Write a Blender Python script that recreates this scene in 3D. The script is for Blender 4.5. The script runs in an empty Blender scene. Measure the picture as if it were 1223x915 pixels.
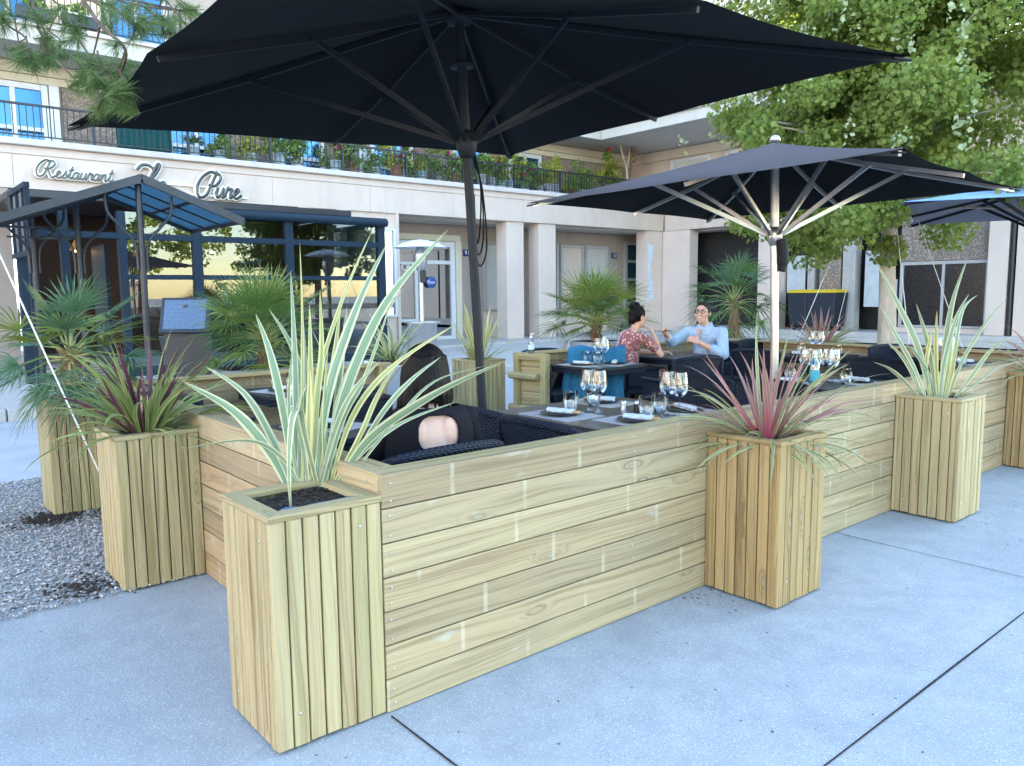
import bpy, math, random
import numpy as np
from mathutils import Vector, Matrix, noise as mnoise
SC = bpy.context.scene
COL = SC.collection
PI = math.pi
rng = random.Random(7)
def rad(a): return a*PI/180
def V(*a): return Vector(a)

# ------------------------------------------------------------------ camera
FPX, YAW, PITCH, ROLL = 935.9, rad(49.976), rad(6.567), rad(-0.535)
CAM = Vector((-1.3169, -2.2532, 1.45))
_f = Vector((math.cos(YAW)*math.cos(PITCH), math.sin(YAW)*math.cos(PITCH), -math.sin(PITCH)))
_r0 = Vector((math.sin(YAW), -math.cos(YAW), 0)); _u0 = _r0.cross(_f)
_r = _r0*math.cos(ROLL)+_u0*math.sin(ROLL); _u = _u0*math.cos(ROLL)-_r0*math.sin(ROLL)
cam = bpy.data.cameras.new('camera'); camo = bpy.data.objects.new('camera', cam); COL.objects.link(camo)
camo.matrix_world = Matrix(((_r.x, _u.x, -_f.x, CAM.x), (_r.y, _u.y, -_f.y, CAM.y), (_r.z, _u.z, -_f.z, CAM.z), (0, 0, 0, 1)))
cam.sensor_fit = 'HORIZONTAL'; cam.sensor_width = 36; cam.lens = 36*FPX/1223
cam.clip_start = 0.05; cam.clip_end = 2000
SC.camera = camo
def at(u, v, d):
    """the point seen at photo pixel (u, v), d metres deep"""
    return CAM + (_f + _r*((u-611.5)/FPX) - _u*((v-457.5)/FPX))*d

# ------------------------------------------------------------------ mesh builder
class MB:
    def __init__(s):
        s.v = []; s.f = []; s.uv = []; s.r = []; s.m = []; s.s = []; s.xf = None; s.R = 0.0; s.M = 0
    def add(s, vs, fs, uvs=None, smooth=False):
        b = len(s.v)
        if s.xf is not None: vs = [s.xf @ Vector(p) for p in vs]
        s.v.extend([tuple(p) for p in vs])
        for i, f in enumerate(fs):
            s.f.append([b+j for j in f])
            if uvs: s.uv.extend(uvs[i])
            else: s.uv.extend([(0.0, 0.0)]*len(f))
            s.r.append(s.R); s.m.append(s.M); s.s.append(smooth)
        return s
    def box(s, x0, x1, y0, y1, z0, z1):
        P = [(x0,y0,z0),(x1,y0,z0),(x1,y1,z0),(x0,y1,z0),(x0,y0,z1),(x1,y0,z1),(x1,y1,z1),(x0,y1,z1)]
        F = [(0,3,2,1),(4,5,6,7),(0,1,5,4),(1,2,6,5),(2,3,7,6),(3,0,4,7)]
        d = (x1-x0, y1-y0, z1-z0); L = max(range(3), key=lambda i: d[i]); o = [i for i in range(3) if i != L]
        nrm = [2,2,1,0,1,0]; uv = []
        for f, n in zip(F, nrm):
            if n == L: uv.append([(P[j][o[0]]*.15+9, P[j][o[1]]) for j in f])
            else:
                w = [i for i in o if i != n][0]
                k = .31 if n == o[0] else 0
                uv.append([(P[j][L], P[j][w]+k) for j in f])
        return s.add(P, F, uv)
    def bar(s, a, b, w, h=None, up=None):
        """a rectangular bar from a to b"""
        a = Vector(a); b = Vector(b); h = h or w; t = (b-a).normalized()
        up = Vector(up) if up else (Vector((0,0,1)) if abs(t.z) < .95 else Vector((0,1,0)))
        x = t.cross(up).normalized(); y = x.cross(t); L = (b-a).length
        m = Matrix(((t.x,x.x,y.x,a.x),(t.y,x.y,y.y,a.y),(t.z,x.z,y.z,a.z),(0,0,0,1)))
        old = s.xf; s.xf = (old @ m) if old is not None else m
        s.box(0, L, -w/2, w/2, -h/2, h/2); s.xf = old
        return s
    def tube(s, pts, r, n=8, caps=True):
        pts = [Vector(p) for p in pts]; k = len(pts)
        rr = r if isinstance(r, (list, tuple)) else [r]*k
        T = [(pts[min(i+1,k-1)]-pts[max(i-1,0)]).normalized() for i in range(k)]
        ref = Vector((0,0,1)) if abs(T[0].z) < .9 else Vector((1,0,0))
        X = T[0].cross(ref).normalized(); vs = []; L = 0; Ls = []
        for i in range(k):
            if i: L += (pts[i]-pts[i-1]).length
            X = (X - T[i]*X.dot(T[i])).normalized(); Y = T[i].cross(X); Ls.append(L)
            for j in range(n):
                a = 2*PI*j/n; vs.append(pts[i]+(X*math.cos(a)+Y*math.sin(a))*rr[i])
        fs = []; uv = []
        for i in range(k-1):
            for j in range(n):
                q = (j+1) % n
                fs.append((i*n+j, i*n+q, (i+1)*n+q, (i+1)*n+j))
                c = 2*PI*rr[i]/n
                uv.append([(Ls[i], j*c),(Ls[i], (j+1)*c),(Ls[i+1], (j+1)*c),(Ls[i+1], j*c)])
        s.add(vs, fs, uv, True)
        if caps:
            s.add(vs[:n], [tuple(range(n-1,-1,-1))]); s.add(vs[-n:], [tuple(range(n))])
            if s.xf is not None:   # caps were transformed with the rest
                pass
        return s
    def lathe(s, prof, n=16, o=(0,0,0), smooth=True):
        vs = []; k = len(prof)
        for (r, z) in prof:
            for j in range(n):
                a = 2*PI*j/n; vs.append((o[0]+r*math.cos(a), o[1]+r*math.sin(a), o[2]+z))
        fs = []; uv = []; L = 0
        for i in range(k-1):
            dl = math.hypot(prof[i+1][0]-prof[i][0], prof[i+1][1]-prof[i][1])
            for j in range(n):
                q = (j+1) % n
                fs.append((i*n+j, i*n+q, (i+1)*n+q, (i+1)*n+j))
                c = 2*PI*max(prof[i][0], prof[i+1][0])/n
                uv.append([(L, j*c),(L,(j+1)*c),(L+dl,(j+1)*c),(L+dl,j*c)])
            L += dl
        s.add(vs, fs, uv, smooth)
        if prof[0][0] > 1e-5: s.add(vs[:n], [tuple(range(n-1,-1,-1))])
        if prof[-1][0] > 1e-5: s.add(vs[-n:], [tuple(range(n))])
        return s
    def ell(s, c, rad3, n=12, m=8, rot=None):
        vs = []; c = Vector(c)
        for i in range(m+1):
            t = PI*i/m
            for j in range(n):
                a = 2*PI*j/n
                p = Vector((rad3[0]*math.sin(t)*math.cos(a), rad3[1]*math.sin(t)*math.sin(a), -rad3[2]*math.cos(t)))
                if rot is not None: p = rot @ p
                vs.append(c+p)
        fs = []
        for i in range(m):
            for j in range(n):
                q = (j+1) % n; fs.append((i*n+j, i*n+q, (i+1)*n+q, (i+1)*n+j))
        return s.add(vs, fs, None, True)
    def cap(s, a, ra, b, rb, n=10):
        """closed tapered capsule"""
        a = Vector(a); b = Vector(b); t = (b-a)
        L = t.length
        if L < 1e-6: return s.ell(a, (ra,ra,ra))
        t /= L; pts = []; rr = []
        for th in (-80,-50,-20): pts.append(a+t*(ra*math.sin(rad(th)))); rr.append(ra*math.cos(rad(th)))
        for th in (20,50,80): pts.append(b+t*(rb*math.sin(rad(th)))); rr.append(rb*math.cos(rad(th)))
        return s.tube(pts, rr, n)
    def chain(s, *pr):
        for (a, ra), (b, rb) in zip(pr, pr[1:]): s.cap(a, ra, b, rb)
        return s
    def prism(s, poly, z0, z1):
        """poly in xy extruded z0..z1"""
        n = len(poly)
        vs = [(x,y,z0) for x,y in poly]+[(x,y,z1) for x,y in poly]
        fs = [tuple(range(n-1,-1,-1)), tuple(range(n,2*n))]+[(i,(i+1)%n,(i+1)%n+n,i+n) for i in range(n)]
        uv = [[(vs[j][0],vs[j][1]) for j in f] for f in fs]
        return s.add(vs, fs, uv)
    def build(s, name, mats, parent=None, bevel=0, world=False, smooth=None, remesh=0, smooth_it=0, solid=0, subd=0):
        vs = s.v
        if world and parent is not None:
            inv = MWS[parent.name].inverted(); vs = [tuple(inv @ Vector(p)) for p in vs]
        me = bpy.data.meshes.new(name); me.from_pydata(vs, [], s.f)
        if not isinstance(mats, (list, tuple)): mats = [mats]
        for m in mats: me.materials.append(m)
        uvl = me.uv_layers.new(name='UVMap'); uvl.data.foreach_set('uv', np.array(s.uv, 'f').ravel())
        at_ = me.attributes.new('rnd', 'FLOAT', 'FACE'); at_.data.foreach_set('value', np.array(s.r, 'f'))
        if len(mats) > 1: me.polygons.foreach_set('material_index', np.array(s.m, 'i'))
        me.polygons.foreach_set('use_smooth', np.array(s.s if smooth is None else [smooth]*len(s.f), bool))
        me.update()
        o = bpy.data.objects.new(name, me); COL.objects.link(o)
        if parent is not None: o.parent = parent
        if solid:
            md = o.modifiers.new('s', 'SOLIDIFY'); md.thickness = solid; md.offset = 0
        if remesh:
            md = o.modifiers.new('r', 'REMESH'); md.mode = 'VOXEL'; md.voxel_size = remesh; md.use_smooth_shade = True
        if smooth_it:
            md = o.modifiers.new('sm', 'SMOOTH'); md.factor = .5; md.iterations = smooth_it
        if subd:
            md = o.modifiers.new('sd', 'SUBSURF'); md.levels = subd; md.render_levels = subd
        if bevel:
            md = o.modifiers.new('b', 'BEVEL'); md.width = bevel; md.segments = 1; md.limit_method = 'ANGLE'; md.angle_limit = rad(40)
        return o

MWS = {}
LABELS = {}
def tag(o, label, cat, group=None, kind=None):
    o['label'] = label; o['category'] = cat
    if group: o['group'] = group
    if kind: o['kind'] = kind
    return o
def thing(name, label, cat, loc=(0,0,0), rz=0, group=None, rot=None):
    o = bpy.data.objects.new(name, None); COL.objects.link(o); o.empty_display_size = .1
    m = Matrix.Translation(Vector(loc)) @ (rot.to_4x4() if rot is not None else Matrix.Rotation(rz, 4, 'Z'))
    o.matrix_world = m; MWS[o.name] = m
    return tag(o, label, cat, group)
def dup(root, loc, rz, label, group=None):
    """copy a thing with its parts and sub-parts"""
    r = root.copy(); COL.objects.link(r); m = Matrix.Translation(Vector(loc)) @ Matrix.Rotation(rz, 4, 'Z'); r.matrix_world = m
    MWS[r.name] = m
    r['label'] = label
    if group: r['group'] = group
    for ch in list(root.children):
        c = ch.copy(); COL.objects.link(c); c.parent = r
        for g in list(ch.children):
            d = g.copy(); COL.objects.link(d); d.parent = c
    return r
def structure(o):
    o['kind'] = 'structure'; return o
# ------------------------------------------------------------------ materials
class N:
    def __init__(s, name, rough=.7, metallic=0, spec=.5):
        s.m = bpy.data.materials.new(name); s.m.use_nodes = True; s.t = s.m.node_tree
        s.b = s.t.nodes['Principled BSDF']; s.out = s.t.nodes['Material Output']
        s.set('Roughness', rough); s.set('Metallic', metallic); s.set('Specular IOR Level', spec)
    def n(s, t): return s.t.nodes.new(t)
    def l(s, a, b): s.t.links.new(a, b)
    def set(s, k, v):
        i = s.b.inputs[k]
        if isinstance(v, bpy.types.NodeSocket): s.l(v, i)
        elif isinstance(v, tuple): i.default_value = v+(1,) if len(v) == 3 else v
        else: i.default_value = v
        return s
    def put(s, sock, v):
        if isinstance(v, bpy.types.NodeSocket): s.l(v, sock)
        elif isinstance(v, tuple) and sock.type == 'RGBA': sock.default_value = v+(1,) if len(v) == 3 else v
        else: sock.default_value = v
    def math(s, op, a, b=0.0, c=0.0):
        n = s.n('ShaderNodeMath'); n.operation = op
        s.put(n.inputs[0], a); s.put(n.inputs[1], b); s.put(n.inputs[2], c); return n.outputs[0]
    def mr(s, v, a, b, c=0.0, d=1.0, smooth=False):
        n = s.n('ShaderNodeMapRange'); n.clamp = True
        if smooth: n.interpolation_type = 'SMOOTHSTEP'
        s.put(n.inputs[0], v)
        for i, x in enumerate((a,b,c,d)): n.inputs[i+1].default_value = x
        return n.outputs[0]
    def mix(s, f, a, b, mode='MIX'):
        n = s.n('ShaderNodeMix'); n.data_type = 'RGBA'; n.blend_type = mode
        s.put(n.inputs[0], f); s.put(n.inputs[6], a); s.put(n.inputs[7], b); return n.outputs[2]
    def noise(s, vec, scale, detail=2, rough=.5, dist=0.0, col=False):
        n = s.n('ShaderNodeTexNoise'); n.inputs['Scale'].default_value = scale; n.inputs['Detail'].default_value = detail
        n.inputs['Roughness'].default_value = rough; n.inputs['Distortion'].default_value = dist
        if vec is not None: s.l(vec, n.inputs['Vector'])
        return n.outputs['Color' if col else 'Fac']
    def vor(s, vec, scale, feat='F1', out='Distance', rnd=1.0):
        n = s.n('ShaderNodeTexVoronoi'); n.feature = feat; n.inputs['Scale'].default_value = scale; n.inputs['Randomness'].default_value = rnd
        if vec is not None: s.l(vec, n.inputs['Vector'])
        return n.outputs[out]
    def xyz(s, x, y, z=0.0):
        n = s.n('ShaderNodeCombineXYZ'); s.put(n.inputs[0], x); s.put(n.inputs[1], y); s.put(n.inputs[2], z); return n.outputs[0]
    def sep(s, v):
        n = s.n('ShaderNodeSeparateXYZ'); s.l(v, n.inputs[0]); return n.outputs
    def uv(s):
        n = s.n('ShaderNodeUVMap'); n.uv_map = 'UVMap'; return n.outputs[0]
    def pos(s): return s.n('ShaderNodeNewGeometry').outputs['Position']
    def obj(s): return s.n('ShaderNodeTexCoord').outputs['Object']
    def orand(s): return s.n('ShaderNodeObjectInfo').outputs['Random']
    def attr(s, k='rnd'):
        n = s.n('ShaderNodeAttribute'); n.attribute_name = k; return n.outputs['Fac']
    def ramp(s, f, stops):
        n = s.n('ShaderNodeValToRGB'); e = n.color_ramp.elements
        while len(e) < len(stops): e.new(.5)
        for i, (p, c) in enumerate(stops): e[i].position = p; e[i].color = c+(1,)
        s.put(n.inputs[0], f); return n.outputs[0]
    def bump(s, h, strength=.3, dist=.01):
        n = s.n('ShaderNodeBump'); n.inputs['Strength'].default_value = strength; n.inputs['Distance'].default_value = dist
        s.l(h, n.inputs['Height']); s.l(n.outputs[0], s.b.inputs['Normal']); return n.outputs[0]
    def translucent(s, col, f):
        tr = s.n('ShaderNodeBsdfTranslucent'); s.put(tr.inputs[0], col)
        mx = s.n('ShaderNodeMixShader'); mx.inputs[0].default_value = f
        s.l(s.b.outputs[0], mx.inputs[1]); s.l(tr.outputs[0], mx.inputs[2]); s.l(mx.outputs[0], s.out.inputs[0])

def plain(name, c, rough=.6, metallic=0, spec=.5, var=.12, scale=6, bump=0):
    k = N(name, rough, metallic, spec)
    f = k.noise(k.obj(), scale, 4, .6)
    lo = tuple(x*(1-var) for x in c); hi = tuple(min(1, x*(1+var)) for x in c)
    k.set('Base Color', k.ramp(f, [(.25, lo), (.75, hi)]))
    r = k.noise(k.obj(), scale*3, 3); k.set('Roughness', k.mr(r, .2, .8, max(0, rough-.08), min(1, rough+.08)))
    if bump: k.bump(f, bump, .01)
    return k.m

def wood(name, light, dark, green=.35, sticker=False, tintamt=.35):
    k = N(name, .62, 0, .3)
    u, v, _ = k.sep(k.uv()); r = k.attr(); o = k.orand()
    rr = k.math('ADD', r, k.math('MULTIPLY', o, 3.7))
    U = k.math('MULTIPLY_ADD', rr, 13.7, u); Vv = k.math('MULTIPLY_ADD', rr, 5.3, v)
    kn = k.n('ShaderNodeTexVoronoi'); kn.voronoi_dimensions = '2D'; kn.inputs['Scale'].default_value = 1
    k.l(k.xyz(k.math('MULTIPLY', U, 2.3), k.math('MULTIPLY', Vv, 8.5)), kn.inputs['Vector'])
    d = kn.outputs['Distance']; gate = k.mr(k.sep(kn.outputs['Color'])[0], .80, .84)
    infl = k.math('MULTIPLY', gate, k.mr(d, 0, .33, 1, 0, True))
    n1 = k.noise(k.xyz(k.math('MULTIPLY', U, .75), k.math('MULTIPLY', Vv, 5), rr), 1, 2)
    g = k.math('ADD', k.math('MULTIPLY', Vv, 52), k.math('ADD', k.math('MULTIPLY', n1, 8), k.math('MULTIPLY', infl, 6)))
    gr = k.noise(k.xyz(k.math('MULTIPLY', U, .7), g, rr), 1, 4, .68)
    fib = k.noise(k.xyz(k.math('MULTIPLY', U, 7), k.math('MULTIPLY', Vv, 420), rr), 1, 2)
    base = k.ramp(gr, [(.37, dark), (.49, light), (.64, tuple(min(1, x*1.16) for x in light))])
    g2 = k.noise(k.xyz(k.math('MULTIPLY', U, 1.6), k.math('ADD', k.math('MULTIPLY', Vv, 170), k.math('MULTIPLY', n1, 14)), rr), 1, 2)
    base = k.mix(k.math('MULTIPLY', k.mr(g2, .52, .64), .34), base, dark)
    lowgr = k.noise(k.xyz(k.math('MULTIPLY', U, .9), k.math('MULTIPLY', Vv, 6), k.math('ADD', rr, 5)), 1, 2)
    gcol = tuple(a*b for a, b in zip(light, (.80, .96, .66)))
    base = k.mix(k.math('MULTIPLY', k.mr(lowgr, .45, .72), green), base, gcol)
    tn = k.math('FRACT', k.math('MULTIPLY', r, 91.7))
    base = k.mix(tintamt, base, k.ramp(tn, [(0, (.66,.62,.57)), (.2, (.80,.75,.66)), (.4, (1,1,.92)), (.6, (1.12,1.12,.98)), (.8, (1.06,.91,.80)), (1, (.92,.80,.64))]), 'MULTIPLY')
    base = k.mix(k.math('MULTIPLY', k.mr(fib, .35, .6, 1, 0), .22), base, dark)
    ring = k.math('MULTIPLY', gate, k.mr(d, .06, .12, 1, 0, True))
    base = k.mix(k.math('MULTIPLY', ring, .5), base, tuple(x*.55 for x in dark))
    core = k.math('MULTIPLY', gate, k.mr(d, .035, .06, 1, 0))
    base = k.mix(k.math('MULTIPLY', core, .5), base, (.36,.40,.30))
    if sticker:
        fr = k.math('FRACT', k.math('ADD', k.math('MULTIPLY', u, 1.55), k.math('MULTIPLY', r, 7.3)))
        bnd = k.math('MULTIPLY', k.mr(fr, .0, .008), k.mr(fr, .026, .036, 1, 0))
        wob = k.mr(k.noise(k.uv(), 9, 2), .38, .55)
        base = k.mix(k.math('MULTIPLY', k.math('MULTIPLY', bnd, wob), .25), base, (.66,.64,.52))
        sp = k.mr(k.noise(k.xyz(k.math('MULTIPLY', U, 5), k.math('MULTIPLY', Vv, 14), rr), 1, 3), .66, .74)
        base = k.mix(k.math('MULTIPLY', sp, .25), base, (.46,.58,.56))
    st = k.mr(k.noise(k.pos(), 2.3, 4, .65), .48, .78)
    base = k.mix(k.math('MULTIPLY', st, .22), base, (.22,.19,.13))
    k.set('Base Color', base)
    k.set('Roughness', k.mr(fib, .2, .8, .5, .75))
    k.bump(k.math('ADD', k.math('MULTIPLY', gr, .6), k.math('MULTIPLY', fib, .5)), .22, .004)
    return k.m
M = {}
M['pine'] = wood('pressure treated pine', (.375,.308,.18), (.235,.178,.088))
M['pine_gold'] = wood('golden treated pine', (.335,.24,.112), (.18,.122,.052), .2)
M['pine_fence'] = wood('sawn treated pine', (.355,.285,.182), (.24,.182,.11), .14, True, .75)
M['pine_old'] = wood('greenish framing timber', (.37,.325,.19), (.19,.155,.08), .6)
M['pine_inner'] = wood('fence framing timber', (.42,.36,.2), (.24,.19,.1), .4)

def concrete():
    k = N('brushed concrete', .85, 0, .25); p = k.pos()
    big = k.noise(p, .55, 4, .6); mid = k.noise(p, 6, 4, .65); fine = k.noise(p, 160, 2, .7)
    c = k.ramp(big, [(.3, (.335,.365,.39)), (.7, (.415,.44,.465))])
    c = k.mix(k.math('MULTIPLY', k.mr(mid, .35, .65), .42), c, (.24,.27,.30))
    c = k.mix(k.math('MULTIPLY', k.mr(fine, .38, .62), .42), c, (.19,.195,.20))
    vd = k.vor(p, 115); vc = k.sep(k.vor(p, 115, 'F1', 'Color'))[0]
    c = k.mix(k.math('MULTIPLY', k.math('MULTIPLY', k.mr(vd, .22, .3, 1, 0), k.mr(vc, .70, .85)), .75), c, (.12,.12,.12))
    vc2 = k.sep(k.vor(p, 115, 'F1', 'Color'))[1]
    c = k.mix(k.math('MULTIPLY', k.math('MULTIPLY', k.mr(vd, .28, .36, 1, 0), k.mr(vc2, .60, .85)), .7), c, (.62,.62,.62))
    vb = k.vor(p, 9); vbc = k.sep(k.vor(p, 9, 'F1', 'Color'))[0]
    c = k.mix(k.math('MULTIPLY', k.math('MULTIPLY', k.mr(vb, .05, .075, 1, 0), k.mr(vbc, .74, .76)), .7), c, (.07,.065,.06))
    st = k.mr(k.noise(p, 1.3, 6, .72, .6), .52, .72); c = k.mix(k.math('MULTIPLY', st, .42), c, (.23,.23,.235))
    k.set('Base Color', c); k.bump(k.math('ADD', fine, k.math('MULTIPLY', vd, .6)), .35, .003)
    return k.m
M['concrete'] = concrete()
M['road'] = plain('pale road surface', (.38,.40,.42), .9, 0, .2, .12, 3)
M['kerb'] = plain('kerb stone', (.43,.42,.40), .85, 0, .25, .15, 4, .2)
M['asphalt'] = plain('added dark asphalt', (.055,.055,.058), .9, 0, .2, .2, 3)
M['joint'] = plain('joint filler', (.035,.035,.035), .95, 0, .1, .5, 40)
M['plat'] = plain('raised pavement', (.45,.43,.41), .85, 0, .25, .1, 2)

def stucco(name, c, dirt=.34):
    k = N(name, .85, 0, .2); p = k.pos()
    a = k.noise(p, .8, 5, .65); b = k.noise(p, 9, 4, .6)
    px, py, pz = k.sep(p)
    st = k.noise(k.xyz(k.math('MULTIPLY', px, 2.5), k.math('MULTIPLY', py, 2.5), k.math('MULTIPLY', pz, .5)), 1, 4, .6)
    col = k.ramp(a, [(.3, tuple(x*.92 for x in c)), (.7, tuple(min(1, x*1.05) for x in c))])
    col = k.mix(k.math('MULTIPLY', k.mr(st, .5, .75), dirt), col, tuple(x*.6 for x in c))
    col = k.mix(k.math('MULTIPLY', k.mr(b, .45, .7), .08), col, tuple(x*.7 for x in c))
    k.set('Base Color', col); k.bump(b, .15, .01); return k.m
M['stone'] = stucco('pale facade stone', (.60,.495,.425))
M['stone_w'] = stucco('white facade concrete', (.63,.52,.45), .12)
M['cap'] = stucco('weathered coping', (.56,.50,.47), .45)
M['band'] = stucco('cream lintel band', (.62,.55,.44))
M['soffit'] = stucco('balcony soffit', (.50,.47,.43), .2)
M['back'] = stucco('gallery wall', (.36,.295,.255))
M['brickfar'] = stucco('far facade', (.55,.45,.39))
def pebble():
    k = N('pebble dash panel', .9, 0, .2); p = k.pos()
    v = k.vor(p, 28); c = k.vor(p, 28, 'F1', 'Color')
    col = k.ramp(k.sep(c)[0], [(0, (.20,.15,.125)), (.5, (.31,.24,.20)), (1, (.44,.37,.32))])
    col = k.mix(k.math('MULTIPLY', k.mr(v, .25, .5), .6), col, (.15,.12,.10)); k.set('Base Color', col); k.bump(v, .6, .01); return k.m
M['pebble'] = pebble()
M['frame_blue'] = plain('dark blue grey powder coat', (.009,.024,.043), .6, 0, .25, .5, .1)
M['frame_dark'] = plain('anthracite metal', (.035,.038,.045), .4, .4, .5, .15)
M['rail_metal'] = plain('dark railing paint', (.022,.026,.032), .45, .2)
M['white_frame'] = plain('white window frame', (.62,.62,.63), .45, 0, .5, .05)
M['grey_frame'] = plain('grey window frame', (.38,.36,.35), .55, 0, .4, .08)
M['shutter'] = None
def shutter():
    k = N('roller shutter', .6, 0, .3); _, _, z = k.sep(k.pos())
    w = k.math('FRACT', k.math('MULTIPLY', z, 20)); ln = k.mr(w, .0, .12, 0, 1)
    c = k.mix(ln, (.25,.24,.23), (.50,.48,.46)); k.set('Base Color', c); k.bump(w, .4, .01); return k.m
M['shutter'] = shutter()
def glass(name, refl=.12, tint=(.9,.95,.95), rough=.0, frs=1.0):
    k = N(name); nt = k.t
    tr = k.n('ShaderNodeBsdfTransparent'); tr.inputs[0].default_value = tint+(1,)
    gl = k.n('ShaderNodeBsdfGlossy'); gl.inputs['Roughness'].default_value = rough; gl.inputs[0].default_value = (1,1,1,1)
    fr = k.n('ShaderNodeFresnel'); fr.inputs[0].default_value = 1.5
    f = k.math('MINIMUM', k.math('ADD', k.math('MULTIPLY', fr.outputs[0], frs), refl), .95)
    mx = k.n('ShaderNodeMixShader'); k.l(f, mx.inputs[0]); k.l(tr.outputs[0], mx.inputs[1]); k.l(gl.outputs[0], mx.inputs[2])
    k.l(mx.outputs[0], k.out.inputs[0]); return k.m
M['glass_pane'] = glass('veranda glass', .035, (.74,.80,.82))
M['glass_win'] = glass('window glass', .35, (.25,.3,.34))
M['glass_table'] = glass('drinking glass', .05, (.93,.96,.98), 0, 1.6)
M['canopy_sheet'] = None
def tintsheet():
    k = N('blue tinted polycarbonate', .25); tr = k.n('ShaderNodeBsdfTransparent'); tr.inputs[0].default_value = (.24,.40,.50,1)
    tl = k.n('ShaderNodeBsdfTranslucent'); tl.inputs[0].default_value = (.30,.48,.58,1)
    k.set('Base Color', (.06,.12,.17))
    a = k.n('ShaderNodeMixShader'); a.inputs[0].default_value = .4; k.l(tr.outputs[0], a.inputs[1]); k.l(tl.outputs[0], a.inputs[2])
    b = k.n('ShaderNodeMixShader'); b.inputs[0].default_value = .35; k.l(a.outputs[0], b.inputs[1]); k.l(k.b.outputs[0], b.inputs[2])
    k.l(b.outputs[0], k.out.inputs[0]); return k.m
M['canopy_sheet'] = tintsheet()
def fabric(name, c, under=None, rough=.85, spec=.2):
    k = N(name, rough, 0, spec); p = k.obj()
    w = k.noise(p, 3.0, 4, .6); f = k.noise(p, 600, 1)
    lo = tuple(x*.85 for x in c); col = k.ramp(w, [(.3, lo), (.7, c)])
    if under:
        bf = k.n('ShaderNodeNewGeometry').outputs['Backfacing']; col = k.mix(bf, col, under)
    k.set('Base Color', col); k.bump(k.math('ADD', w, k.math('MULTIPLY', f, .08)), .12, .02); return k.m
M['black_canvas'] = fabric('black canvas', (.010,.011,.015))
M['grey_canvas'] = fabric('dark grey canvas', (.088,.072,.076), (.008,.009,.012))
M['sky_sheen_canvas'] = fabric('canvas with painted sky sheen', (.30,.46,.80), (.20,.20,.235))  # blue sky sheen and grey transmitted light painted into top and underside
M['steel'] = plain('brushed aluminium', (.55,.54,.53), .35, .9, .5, .08)
M['pole_dark'] = plain('dark coated pole', (.009,.012,.018), .6, 0, .3, .5, .1)
def wicker(name, c):
    k = N(name, .5, 0, .3); u, v, _ = k.sep(k.uv())
    a = k.math('SINE', k.math('MULTIPLY', u, 2*PI/.016)); row = k.math('FLOOR', k.math('MULTIPLY', v, 1/.011))
    alt = k.math('SINE', k.math('MULTIPLY_ADD', row, PI, k.math('MULTIPLY', u, PI/.013)))
    fr = k.math('FRACT', k.math('MULTIPLY', v, 1/.011)); arch = k.math('SINE', k.math('MULTIPLY', fr, PI))
    h = k.math('MULTIPLY', arch, k.math('MULTIPLY_ADD', alt, .5, .6))
    c0 = tuple(x*.35 for x in c); col = k.mix(k.mr(h, .1, .8), c0, c)
    k.set('Base Color', col); k.bump(h, .8, .006); return k.m
M['wicker'] = wicker('dark blue black wicker', (.006,.015,.036))
M['table_top'] = plain('dark table top', (.012,.018,.028), .35, 0, .5, .3, 8)
M['table_stone'] = plain('speckled brown table top', (.05,.042,.037), .35, 0, .5, .5, 30)
M['china'] = plain('black slate plate', (.02,.02,.022), .35, 0, .5, .2)
M['napkin'] = fabric('pale blue white napkin', (.60,.68,.76))
M['mat_grey'] = fabric('pale grey placemat', (.42,.42,.43))
M['gold'] = plain('wooden ring', (.45,.28,.10), .45)
M['white'] = plain('white paint', (.75,.75,.75), .5, 0, .5, .05)
M['white_plastic'] = plain('white plastic', (.7,.72,.75), .4, 0, .5, .05)
M['grey_pot'] = plain('grey planter resin', (.36,.39,.43), .6, 0, .4, .08)
M['soil'] = plain('dark potting soil', (.045,.036,.031), .95, 0, .1, .7, 60, .9)
M['liner'] = plain('blue grey planter liner', (.07,.115,.20), .5, 0, .4, .2, 10)
M['dark'] = plain('dark interior', (.02,.018,.017), .8)
M['brown'] = plain('brown panelled interior', (.045,.022,.013), .7, 0, .3, .4, 2)
M['rope'] = plain('white rope', (.66,.63,.60), .8, 0, .2, .1, 30)
M['screw'] = plain('zinc screw', (.48,.50,.52), .4, .8, .5, .05)
def leafmat(name, centre, margin, stripes=.5, edge=.62, trans=.22, rough=.45, tipcol=(.30,.20,.10), mottle=.2, basecol=None):
    k = N(name, rough, 0, .4); u, v, _ = k.sep(k.uv()); r = k.attr()
    d = k.math('MULTIPLY', k.math('ABSOLUTE', k.math('SUBTRACT', u, .5)), 2)
    st = k.noise(k.xyz(k.math('MULTIPLY_ADD', r, 17, k.math('MULTIPLY', u, 14)), k.math('MULTIPLY', v, .6), r), 1, 2)
    wob = k.math('ADD', d, k.math('MULTIPLY', k.math('SUBTRACT', st, .5), stripes))
    c = k.mix(k.mr(wob, edge-.04, edge+.04), centre, margin)
    c = k.mix(k.math('MULTIPLY', k.mr(st, .5, .62), .35*stripes*2), c, margin)
    c = k.mix(k.math('MULTIPLY', k.math('FRACT', k.math('MULTIPLY', r, 57.3)), mottle), c, tuple(x*.55 for x in centre))
    c = k.mix(k.math('MULTIPLY', k.mr(v, .90, 1.0), .8), c, tipcol)
    if basecol: c = k.mix(k.mr(v, .05, .5, .95, 0), c, basecol)
    k.set('Base Color', c); k.translucent(c, trans)
    k.bump(st, .15, .004); return k.m
M['phormium'] = leafmat('cream edged flax leaf', (.165,.265,.165), (.56,.55,.34), .45, .58)
M['phormium_y'] = leafmat('yellow flax leaf', (.25,.31,.12), (.60,.56,.26), .8, .48)
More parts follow.
